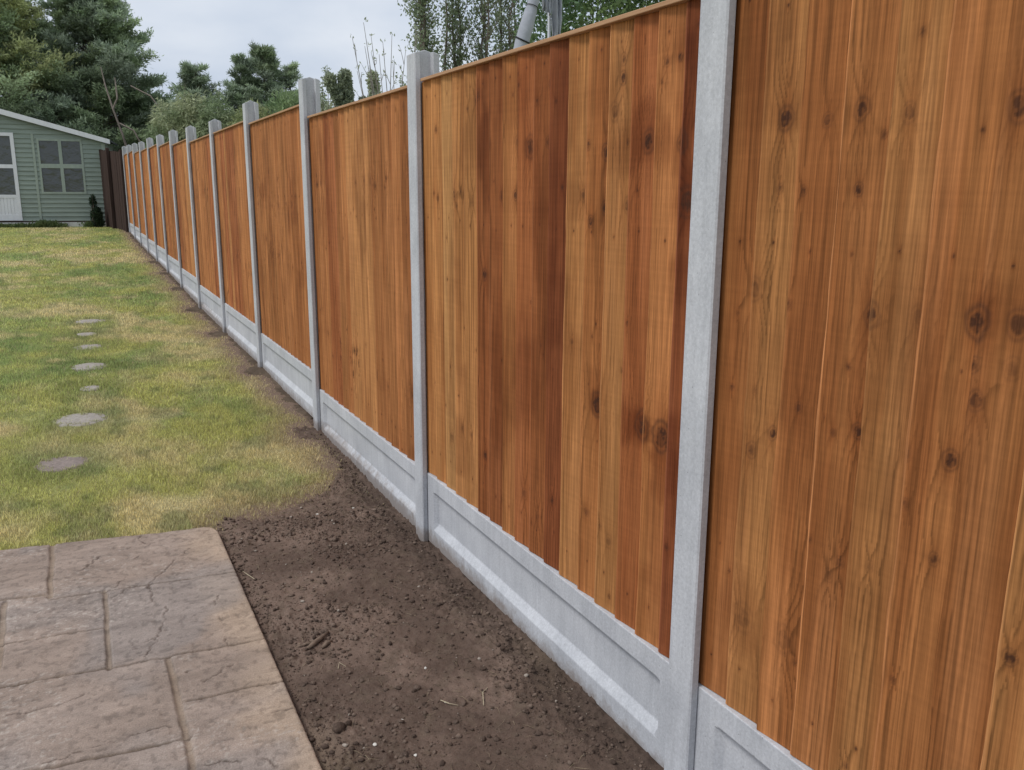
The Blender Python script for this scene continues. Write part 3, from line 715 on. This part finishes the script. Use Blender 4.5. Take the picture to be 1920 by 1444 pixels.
m = MB(); m.box(-W-.02, .02, .03, 2.47, ZB-.03, ZB-.005, TS); m.build('floor', M_oldwood, sh)
for s in (-.09, -W):
    m = MB(); m.box(s, s+.09, -.036, -.023, ZB, ztop(s+.045)-.05, TS); m.build('corner_trim', M_green_trim, sh)
for s in (-1.76, -W+1.70):
    m = MB(); m.box(s, s+.06, -.036, -.023, ZB, 1.45, TS); m.build('cover_strip', M_green_trim, sh)
for (a, b, c, d) in wins:
    m = MB(); f = .05
    m.box(a, a+f, -.034, .01, c, d, TS); m.box(b-f, b, -.034, .01, c, d, TS); m.box(a+f, b-f, -.034, .01, c, c+f, TS); m.box(a+f, b-f, -.034, .01, d-f, d, TS)
    md = (a+b)/2; zr = .63
    m.box(md-.04, md+.04, -.033, .009, c+f, d-f, TS); m.box(a+f, md-.04, -.033, .009, zr-.055, zr+.055, TS); m.box(md+.04, b-f, -.033, .009, zr-.055, zr+.055, TS)
    wf = m.build('window', M_green_trim, sh)
    for (p, q) in ((a+f, md-.04), (md+.04, b-f)):
        for (z0, z1) in ((c+f, zr-.055), (zr+.055, d-f)):
            g = MB(); g.box(p, q, -.006, -.001, z0, z1, TS); g.build('pane', M_glass, wf)
    # simple net of shelves seen dimly inside
mid = (DL+DR)/2
for (a, b) in ((mid+.004, DR), (DL, mid-.004)):
    m = MB(); f = .085
    m.box(a, a+f, -.045, .0, ZB+.01, 1.46, TS); m.box(b-f, b, -.045, .0, ZB+.01, 1.46, TS); m.box(a+f, b-f, -.045, .0, 1.375, 1.46, TS)
    m.box(a+f, b-f, -.045, .0, .56, .655, TS); m.box(a+f, b-f, -.045, .0, -.20, -.12, TS); m.box(a+f, b-f, -.045, .0, ZB+.01, ZB+.16, TS)
    n_ = 6; wd = (b-a-2*f)/n_
    for i in range(n_): m.box(a+f+i*wd+.002, a+f+(i+1)*wd-.002, -.036, -.01, ZB+.16, -.20, TS)
    dd = m.build('door', M_white, sh)
    for (z0, z1) in ((-.12, .56), (.655, 1.375)):
        g = MB(); g.box(a+f, b-f, -.02, -.015, z0, z1, TS); g.build('pane', M_glass, dd)
# roof slabs and fascia
rt_ = MB()
for sgn in (1, -1):
    s_e = .13 if sgn > 0 else -W-.13; ze = ZE-SL_*.13+.06; zr = ZE+SL_*W/2+.06
    pts = [(s_e, ze), (cx_, zr), (cx_, zr+.045), (s_e, ze+.045)]
    m = MB(); m.prism(pts, 1, -.14, 2.6); rt_.add([TS(*v) for v in m.V], m.F)
rf = rt_.build('roof', M_felt, sh)
m_ = MB()
for sgn in (1, -1):
    s_e = .14 if sgn > 0 else -W-.14; zo = ZE-SL_*.14
    pts = [(s_e, zo-.015), (cx_, ZE+SL_*W/2-.015+.0), (cx_, ZE+SL_*W/2+.125), (s_e, zo+.125-.02)]
    m = MB(); m.prism(pts, 1, -.165, -.142); m_.add([TS(*v) for v in m.V], m.F)
m_.build('fascia', M_white, rf)
m = MB(); m.box(-W+.05, -.05, .03, 2.4, -1.1, ZB-.035, TS)
m.box(-W-.02, .03, -.06, .025, -1.1, ZB-.038, TS); m.build('plinth', M_plinth, sh)
m = MB(); m.box(-W, .0, -.02, .02, ZB-.034, ZB-.002, TS); m.build('bearer', M_oldwood, sh)

# ------------------------------------------------------------------ foliage tools
def rot_basis(d):
    d = d/np.linalg.norm(d, axis=-1, keepdims=True)
    up = np.tile(np.array([0., 0., 1.]), (len(d), 1)); a = np.cross(d, up); na = np.linalg.norm(a, axis=1, keepdims=True)
    a = np.where(na < 1e-3, np.array([1., 0, 0]), a/np.maximum(na, 1e-6)); return d, a, np.cross(a, d)
def leaves(P, D, ln, wd, col, seed):
    """diamond leaves folded along the midrib"""
    r = np.random.default_rng(seed); n = len(P); d, a, b = rot_basis(D)
    t = r.random(n)*6.283; s = a*np.cos(t)[:, None]+b*np.sin(t)[:, None]; q = np.cross(d, s)
    ln = ln*(.6+.8*r.random(n)); wd = wd*(.6+.8*r.random(n))
    V = np.stack([P, P+d*(ln*.45)[:, None]+s*(wd/2)[:, None]+q*(wd*.2)[:, None], P+d*ln[:, None], P+d*(ln*.45)[:, None]-s*(wd/2)[:, None]+q*(wd*.2)[:, None]], 1).reshape(-1, 3)
    F = (np.arange(n)*4)[:, None]+np.array([0, 1, 2, 3])
    return V, F, np.repeat(col, 4, 0)
def conifer(base, H, rad, label, cols, nb=150, seed=1, prof=None, lean=(0, 0), ns=13, nl=16, name='conifer', group=None, qmin=.30, dens=2.2, bot=.05, leaf=(.12, .028), cat='tree', extra=None):
    r = np.random.default_rng(seed); base = np.array(base, float)
    root = empty(name, tuple(base)); tag(root, label, cat, group)
    def axis(t): return base+np.array([lean[0]*t*t, lean[1]*t*t, H*t])
    tr = MB(); tr.tube([axis(t) for t in np.linspace(0, .97, 9)], [max(.012, rad*.075*(1-t)) for t in np.linspace(0, .97, 9)], 9)
    if prof is None: prof = lambda t: (1-t)**.8*(.35+.65*min(1, t*5))
    Ps = []; Ds = []; Cs = []
    for i in range(nb):
        t = bot+(1-bot)*(1-(1-r.random())**1.25*.999) if False else bot+(1-bot)*r.random()**1.05
        az = r.random()*6.283; L_ = rad*prof(t)*r.uniform(.7, 1.18); up = r.uniform(.15, .55)+.5*t
        L_ = max(L_, .12*rad)
        d0 = np.array([math.cos(az), math.sin(az), up*.6]); d0 /= np.linalg.norm(d0)
        p0 = axis(t); pts = [p0+d0*L_*q+np.array([0, 0, .28*L_*(q**2)*(r.uniform(.2, 1)) - .12*L_*q]) for q in (0, .35, .7, 1.)]
        tr.tube(pts, [.012*rad+.006, .008*rad+.004, .006, .003], 4, cap=False)
        pts = np.array(pts); bc = np.array(cols[r.integers(0, len(cols))])*(.65+.75*r.random())
        side = np.array([-math.sin(az), math.cos(az), 0])
        m = int(ns*max(.5, L_/rad*1.3))
        for s_ in range(m):
            q = qmin+(1-qmin)*((s_+r.random())/m)**.85; k = min(2, int(q/.35)); f = (q-[0, .35, .7][k])/[.35, .35, .3][k]
            p = pts[k]*(1-f)+pts[k+1]*f; sd = side*(1 if s_ % 2 else -1)
            tw = (d0*.8+sd*r.uniform(.3, 1.0)+np.array([0, 0, r.uniform(-.15, .55)])); tw /= np.linalg.norm(tw)
            tl = .36*L_*(1.15-q*.7)*r.uniform(.6, 1.2)+.08
            n = int(nl*dens); u = r.random(n)**.8
            pp = p+tw*(tl*u)[:, None]+r.normal(0, 1, (n, 3))*np.array([.05, .05, .022])*(.4+rad*.22)*(1.5 if rad > 2.4 else 1)
            dd = tw*.8+r.normal(0, .62, (n, 3))+np.array([0, 0, .18])
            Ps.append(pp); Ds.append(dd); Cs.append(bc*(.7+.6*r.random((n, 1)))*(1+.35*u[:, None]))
    # leading shoot
    n = 60; u = r.random(n)
    Ps.append(axis(1)+np.stack([r.normal(0, .03, n), r.normal(0, .03, n), -u*.5*min(1, rad)], 1)); Ds.append(r.normal(0, .4, (n, 3))+[0, 0, 1.]); Cs.append(np.array(cols[0])*(.8+.4*r.random((n, 1))))
    if extra: extra(tr)
    V, F, c = leaves(np.concatenate(Ps), np.concatenate(Ds), leaf[0], leaf[1], np.concatenate(Cs), seed)
    tr.build('trunk', M_bark, root)
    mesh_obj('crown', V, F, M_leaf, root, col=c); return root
G1, G2, G3, G4 = (.27, .335, .20), (.22, .28, .18), (.40, .43, .22), (.27, .325, .24)
def snag(tr):   # pale dead limbs hanging in front of the crown
    tr.tube([(1.70, 28.6, .9), (1.55, 28.6, 1.6), (1.36, 28.7, 2.3), (1.22, 29, 3.0), (1.16, 29.2, 3.5)], [.035, .032, .028, .022, .012], 6)
    tr.tube([(1.36, 28.7, 2.3), (1.5, 28.7, 2.6), (1.5, 29., 3.2)], [.03, .025, .015], 5)
    tr.tube([(1.5, 28.6, 1.9), (1.85, 28.4, 1.7), (2.1, 28.2, 1.1)], [.03, .025, .02], 5)
    tr.tube([(1.9, 29, 3.0), (2.4, 28.6, 2.7), (2.8, 28.3, 2.0), (2.9, 28.3, 1.4)], [.02, .022, .02, .02], 5)
full = lambda t: (1-t)**.42*(.75+.25*min(1, t*4))
conifer((-2.4, 31.8, -1), 8.6, 3.6, 'huge spreading evergreen behind the summerhouse with yellow green upper branches', [G1, G3, G1], 310, 11, full, ns=20, nl=19, group='evergreen trees behind the garden', leaf=(.12, .036), dens=2.8)
conifer((1.0, 31.6, -1), 6.9, 2.6, 'dark spreading evergreen with pale dead limbs between summerhouse and bamboo', [G1, G2, G4], 270, 12, full, ns=19, nl=19, group='evergreen trees behind the garden', extra=snag, leaf=(.12, .036), dens=2.8)
conifer((-.3, 29.9, -1), 3.6, 1.5, 'low bushy dark evergreen close behind the summerhouse roof', [G2, G4], 110, 13, full, ns=12, nl=14, group='evergreen trees behind the garden', cat='tree')
tip = lambda t: (1-t)**.85*(.8+.2*min(1, t*3))*(.6+.4*abs(math.sin(t*29)))+.04
conifer((3.75, 28, -1), 4.45, 2.2, 'small windswept evergreen with a blunt leaning top, beside the dark spreading one', [G4, G2], 170, 21, tip, (-.15, 0), qmin=.08, leaf=(.13, .025), group='pointed evergreens beyond the fence')
conifer((4.95, 28, -1), 4.75, 1.7, 'narrow pointed evergreen left of the tallest pointed one', [G4, G2], 140, 22, tip, (.0, 0), qmin=.08, leaf=(.13, .025), group='pointed evergreens beyond the fence')
conifer((5.65, 28, -1), 5.05, 2.0, 'tallest pointed evergreen beyond the fence with wavy leading shoot', [G4, G2, G1], 160, 23, tip, (-.1, 0), qmin=.08, leaf=(.13, .025), group='pointed evergreens beyond the fence')
conifer((6.55, 28.3, -1), 4.7, 1.7, 'twiggy evergreen right of the tallest pointed one', [G4, G1], 110, 24, tip, (-.2, 0), qmin=.08, leaf=(.13, .025), group='pointed evergreens beyond the fence', dens=1.6)

def blob_plant(name, label, cat, base, clumps, cols, n, leaf, seed, droop=0., group=None, stems=6, spread=1.0):
    """many-stemmed shrub; clumps = [(x,y,z,rx,ry,rz)]"""
    r = np.random.default_rng(seed); root = empty(name, base); tag(root, label, cat, group)
    st = MB(); Ps = []; Ds = []; Cs = []
    vol = np.array([c[3]*c[4]*c[5] for c in clumps]); vol = vol**.8; vol /= vol.sum()
    for c, w in zip(clumps, vol):
        c = np.array(c); m = int(n*w); v = r.normal(0, 1, (m, 3)); v /= np.linalg.norm(v, axis=1, keepdims=True)
        rr_ = r.random(m)**.38*(.8+.35*fbm(v[:, 0]*2.5+5, v[:, 1]*2.5+v[:, 2]*3+9, seed, 2)*spread)
        P = c[:3]+v*c[3:]*rr_[:, None]; Ps.append(P)
        d = v*.7+r.normal(0, .5, (m, 3)); d[:, 2] += .3-droop*1.4; Ds.append(d)
        tone = fbm(P[:, 0]*2.2+P[:, 1], P[:, 2]*2.6, seed+3, 3)
        cc_ = mixc(cols[0], cols[1], sstep(.35, .65, tone))*(.7+.6*r.random((m, 1))); Cs.append(cc_)
        for _ in range(stems):
            q = c[:3]+r.normal(0, .35, 3)*c[3:]
            st.tube([np.array(base)+np.array([r.normal(0, .05), r.normal(0, .05), 0]), (np.array(base)*.4+q*.6)+r.normal(0, .05, 3), q+np.array([0, 0, c[5]*.5])], [.018, .012, .004], 5, cap=False)
    V, F, c = leaves(np.concatenate(Ps), np.concatenate(Ds), leaf[0], leaf[1], np.concatenate(Cs), seed)
    st.build('stems', M_bark, root); mesh_obj('foliage', V, F, M_leaf, root, col=c); return root
BM1, BM2 = (.24, .31, .17), (.44, .48, .30)
GB = 'pale bamboo clumps beyond the fence'
blob_plant('bamboo', 'leftmost pale bamboo clump hanging over the far posts of the fence', 'bamboo', (2.6, 26.3, -1), [(2.7, 26.3, .9, .8, .6, 1.55), (3.2, 26.0, 1.5, .65, .5, 1.2)], [BM1, BM2], 15000, (.17, .028), 31, .8, GB)
blob_plant('bamboo', 'middle pale bamboo clump with drooping leaves in front of the blunt evergreen', 'bamboo', (3.6, 25.5, -1), [(3.8, 25.5, 1.1, .8, .6, 1.4), (4.2, 25.3, 1.0, .6, .5, 1.0)], [BM1, BM2], 15000, (.17, .028), 32, .8, GB)
blob_plant('bamboo', 'rightmost yellowish bamboo clump just left of the tall leafy laurel', 'bamboo', (4.4, 24.6, -1), [(4.6, 24.6, .95, .8, .6, 1.3)], [(.25, .30, .14), (.42, .45, .24)], 12000, (.16, .03), 33, .7, GB)
blob_plant('shrub', 'mid green leafy shrub showing between the two far posts and the tall post', 'shrub', (5.6, 24.5, -1), [(5.5, 24.5, 1.15, .85, .7, 1.5), (6.15, 24.3, 1.2, .6, .6, 1.35)], [(.17, .26, .13), (.28, .37, .19)], 16000, (.10, .05), 34, 0)
IV = [(.30, .35, .25), (.46, .50, .36)]
def column(pts, r0_):   # chain of clumps following pts
    return [(p[0], p[1], p[2], r0_, r0_, r0_*1.3) for p in pts]
SX = lambda px, z: None
GI = 'ivy clad stumps beyond the fence'
blob_plant('ivy_stump', 'ivy clad stump leaning left, left of the upright ivy stump', 'shrub', (4.45, 15, -1.2), column([(4.06, 15, 1.80), (4.10, 15, 1.68), (4.16, 15, 1.55), (4.23, 15, 1.42), (4.32, 15, 1.25), (4.38, 15, .9), (4.42, 15, .4)], .085), IV, 3600, (.05, .04), 41, 0, GI, 1)
blob_plant('ivy_stump', 'upright ivy clad stump with rounded top just right of the leaning one', 'shrub', (4.45, 15, -1.2), column([(4.31, 15, 1.86), (4.32, 15, 1.74), (4.33, 15, 1.6), (4.34, 15, 1.45), (4.36, 15, 1.2), (4.38, 15, .8), (4.4, 15, .3)], .105), IV, 4200, (.05, .04), 42, 0, GI, 1)
blob_plant('ivy_stump', 'ivy clad stump among the bare twigs, nearest the tall near post', 'shrub', (4.85, 15, -1.2), column([(4.80, 15, 1.88), (4.81, 15, 1.76), (4.82, 15, 1.62), (4.80, 15, 1.45), (4.72, 15, 1.3), (4.62, 15, 1.45), (4.60, 15, 1.25), (4.7, 15, .9), (4.8, 15, .4)], .085), IV, 4200, (.05, .04), 43, 0, GI, 1)
blob_plant('shrub', 'thin budding shrub whose leafy tips stand just above a concrete post', 'shrub', (5.3, 20, -1.1), [(5.22, 20, 2.30, .06, .06, .16), (5.20, 20, 2.0, .10, .1, .25), (5.33, 20, 2.62, .07, .07, .09), (5.4, 20, 2.35, .03, .03, .22), (5.05, 20, 2.02, .07, .07, .10), (5.5, 20, 1.95, .06, .06, .08), (5.72, 20, 2.15, .05, .05, .09), (5.3, 20, 1.3, .35, .3, .7)], IV, 2600, (.06, .04), 44, 0, None, 1)
# bare twiggy shrub
def twigs(name, label, base, tips, seed, leafn=3):
    r = np.random.default_rng(seed); root = empty(name, base); tag(root, label, 'shrub'); m = MB(); Ps = []; Ds = []
    for tp in tips:
        tp = np.array(tp); b = np.array(base)+r.normal(0, .04, 3)*[1, 1, 0]
        P = [b+(tp-b)*q+r.normal(0, .018, 3)+np.array([(tp-b)[0]*-.25*q*(1-q), 0, 0]) for q in (0, .25, .5, .75, 1)]; P[-1] = tp
        m.tube(P, [.016, .013, .010, .007, .003], 5, cap=False)
        for q in r.uniform(.45, .95, 5):
            k = min(3, int(q*4)); p = P[k]+(P[k+1]-P[k])*(q*4-k); d = np.array([r.normal(0, .35), r.normal(0, .35), 1.])*r.uniform(.10, .32)
            m.tube([p, p+d*.5+r.normal(0, .008, 3), p+d], [.005, .004, .002], 4, cap=False)
            for w in r.random(leafn): Ps.append(p+d*(.4+.6*w)); Ds.append(r.normal(0, .6, 3)+[0, 0, .6])
        for w in range(leafn+1): Ps.append(tp+r.normal(0, .02, 3)); Ds.append(r.normal(0, .5, 3)+[0, 0, .8])
    n = len(Ps); V, F, c = leaves(np.array(Ps), np.array(Ds), .045, .022, mixc(IV[0], IV[1], r.random(n)), seed)
    m.build('twigs', M_twig, root, smooth=True); mesh_obj('foliage', V, F, M_leaf, root, col=c)
tp = []
for px_, z_ in [(655, 2.02), (672, 2.22), (681, 2.06), (668, 1.9), (690, 1.82), (698, 1.98), (712, 1.75), (718, 2.12), (739, 1.95), (745, 2.20), (755, 2.1), (762, 1.7), (748, 1.5), (660, 1.6)]:
    tp.append((3.55+(px_-655)*.0098, 12+rng.uniform(-.2, .2), z_-.02))
twigs('bare_shrub', 'nearly bare shrub of thin upright twigs left of the tall near post', (4.1, 12, -1.35), tp, 51)
# light leafed trees
def light_tree(base, H, spreadx, label, seed, nstem=3, n=5200, group='thin leafed trees beyond the fence'):
    r = np.random.default_rng(seed); root = empty('thin_leafed_tree', base); tag(root, label, 'tree', group); m = MB(); Ps = []; Ds = []
    base = np.array(base, float)
    for s_ in range(nstem):
        dx = r.uniform(-spreadx, spreadx); dy = r.uniform(-.4, .4)
        P = [base+np.array([dx*min(1, q*1.6)+r.normal(0, .05), dy*q+r.normal(0, .05), H*q*r.uniform(.97, 1.0)]) for q in np.linspace(0, 1, 8)]
        m.tube(P, [.075*(1-q*.9) for q in np.linspace(0, 1, 8)], 7, cap=False)
        for _ in range(46):
            q = r.uniform(.2, .98); k = min(6, int(q*7)); p = P[k]+(P[k+1]-P[k])*(q*7-k); az = r.random()*6.283; L_ = r.uniform(.5, 1.2)*(1.15-q*.6)
            d = np.array([math.cos(az)*.6, math.sin(az)*.6, 1.0])*L_
            m.tube([p, p+d*.5+r.normal(0, .03, 3), p+d], [.014, .009, .003], 4, cap=False)
            mm = int(n/nstem/46); u = .15+.85*r.random(mm); Ps.append(p+d*u[:, None]+r.normal(0, .085, (mm, 3))); Ds.append(r.normal(0, 1, (mm, 3)))
    Ps = np.concatenate(Ps); Ds = np.concatenate(Ds)
    V, F, c = leaves(Ps, Ds, .085, .055, mixc((.22, .28, .18), (.36, .42, .27), r.random(len(Ps))), seed)
    m.build('trunk', M_bark, root); mesh_obj('crown', V, F, M_leaf, root, col=c)
light_tree((8.55, 22, -1), 7.6, .35, 'densest thin leafed tree, directly above the top of the nearest flat-topped post', 61, 3, 6800)
light_tree((9.35, 22.5, -1), 7.4, .35, 'thin leafed tree with two dark stems right of the densest one', 62, 3, 4200)
light_tree((10.1, 22, -1), 7.6, .3, 'sparsest thin leafed tree in the middle of the row', 63, 3, 3600)
light_tree((10.9, 22.5, -1), 7.6, .35, 'thin leafed tree directly left of the leaning grey parasol', 64, 3, 3900)
blob_plant('evergreen_hedge', 'dark green tall hedge behind the grey parasol above the fence', 'hedge', (10.4, 16, -1), [(8.75, 16, 3.1, .62, .8, 2.3), (9.8, 16, 3.5, 1.0, .9, 2.4), (11.1, 16, 4.1, 1.1, .9, 2.4), (12.4, 16, 4.6, 1.1, .9, 2.2), (13.6, 16, 4.9, 1.1, .9, 2.2), (10.4, 16, .8, 2.2, .8, 2)], [(.13, .21, .11), (.24, .33, .15)], 42000, (.11, .055), 71, 0, None, 4)

# ------------------------------------------------------------------ small plants at the summerhouse
b_ = Vector(TS(-.34, -.32, -.98))
blob_plant('shrub', 'small dark upright shrub growing in front of the summerhouse corner', 'shrub', tuple(b_), [(b_.x, b_.y, -.66, .13, .12, .25), (b_.x-.06, b_.y, -.28, .06, .06, .16), (b_.x+.03, b_.y, -.85, .13, .1, .12)], [(.035, .06, .035), (.06, .09, .05)], 2600, (.06, .03), 81, 0, None, 2)
Ps = []; 
wx_ = np.concatenate([rng.uniform(-3.0, -1.1, 1500), rng.normal(-1.6, .13, 900), rng.normal(-.5, .1, 300)]); wy_ = rng.uniform(-.34, -.12, len(wx_))
hh_ = .03+.06*fbm(wx_*6, wx_*0, 90, 2); hh_[1500:] += .07
P = np.array([TS(a, b, -.985+rng.random()*h*1.0) for a, b, h in zip(wx_, wy_, hh_)])
V, F, c = leaves(P, rng.normal(0, .4, (len(P), 3))+[0, 0, 1.], .09, .03, mixc((.08, .13, .05), (.17, .21, .09), rng.random(len(P))), 83)
tag(mesh_obj('weeds', V, F, M_leaf, col=c), 'long unmown grass and weeds along the foot of the summerhouse', 'weeds', kind='stuff')

# ------------------------------------------------------------------ closed parasol leaning beyond the fence
pr = empty('closed_parasol', (2.85, 6.5, -1.5))
tag(pr, 'furled grey parasol on a leaning pole sticking up behind the fence', 'parasol')
A = np.array([3.24, 6.5, .95]); B = np.array([3.62, 6.5, 2.15]); D_ = (B-A)/np.linalg.norm(B-A)
m = MB(); m.tube([A-D_*2.45, A, B, B+D_*.5], [.024, .024, .022, .02], 12); m.build('pole', M_pole, pr, smooth=True)
m = MB(); q = [A+D_*t for t in (.02, .10, .16, .22, .34, .46, .50, .56, .9, 1.3)]
m.tube(q, [.052, .056, .053, .057, .056, .050, .043, .046, .042, .036], 14); m.build('canopy', M_canvas, pr, smooth=True)
def ring(c, rad, th, mat, name, sag=0.):
    m = MB(); c = np.array(c); a = np.cross(D_, [0, 1., 0]); a /= np.linalg.norm(a); b = np.cross(D_, a)
    m.tube([c+a*rad*math.cos(t)+b*rad*math.sin(t)-D_*sag*(math.sin(t*1.0)) for t in np.linspace(0, 6.283, 22)], th, 6, cap=False); m.build(name, mat, pr, smooth=True)
ring(A+D_*.235, .060, .0065, M_cord, 'cord', .02); ring(A+D_*.50, .050, .003, M_cord, 'cord')
cl_ = empty('draped_cover', (3.62, 6.55, -1.5)); tag(cl_, 'crumpled grey cover hanging from a stand right of the furled parasol', 'cover')
m = MB(); m.tube([(3.62, 6.62, -1.5), (3.61, 6.62, 2.1)], .014, 8); m.tube([(3.42, 6.6, 1.9), (3.61, 6.62, 2.02), (3.8, 6.6, 1.95)], .01, 6); m.build('stand', M_pole, cl_, smooth=True)
for s_i, (x0, x1, ztop_, zlo, sd_) in enumerate([(3.50, 3.585, 2.05, 1.40, 3), (3.585, 3.70, 2.06, 1.10, 5)]):
    us = np.linspace(0, 1, 40); ts = np.linspace(0, 1, 46); U, T = np.meshgrid(us, ts)
    wv = np.sin(U*14+sd_+T*2)*.018+(fbm(U*7+sd_, T*5, 301+sd_, 3)-.5)*.07
    x = x0+(x1-x0)*(U*(1-.35*T)+.18*T) + (fbm(U*3, T*6, 311+sd_, 3)-.5)*.03
    z = ztop_-(ztop_-zlo)*T*(1+.14*(fbm(U*4+2, T*0, 321+sd_, 2)-.5)); y = 6.57+wv-.02*T
    i = np.arange(U.size).reshape(U.shape); f = np.stack([i[:-1, :-1], i[:-1, 1:], i[1:, 1:], i[1:, :-1]], -1).reshape(-1, 4)
    o = mesh_obj('cloth', np.stack([x.ravel(), y.ravel(), z.ravel()], 1), f, M_canvas, cl_, smooth=True)
    so_ = o.modifiers.new('th', 'SOLIDIFY'); so_.thickness = .004
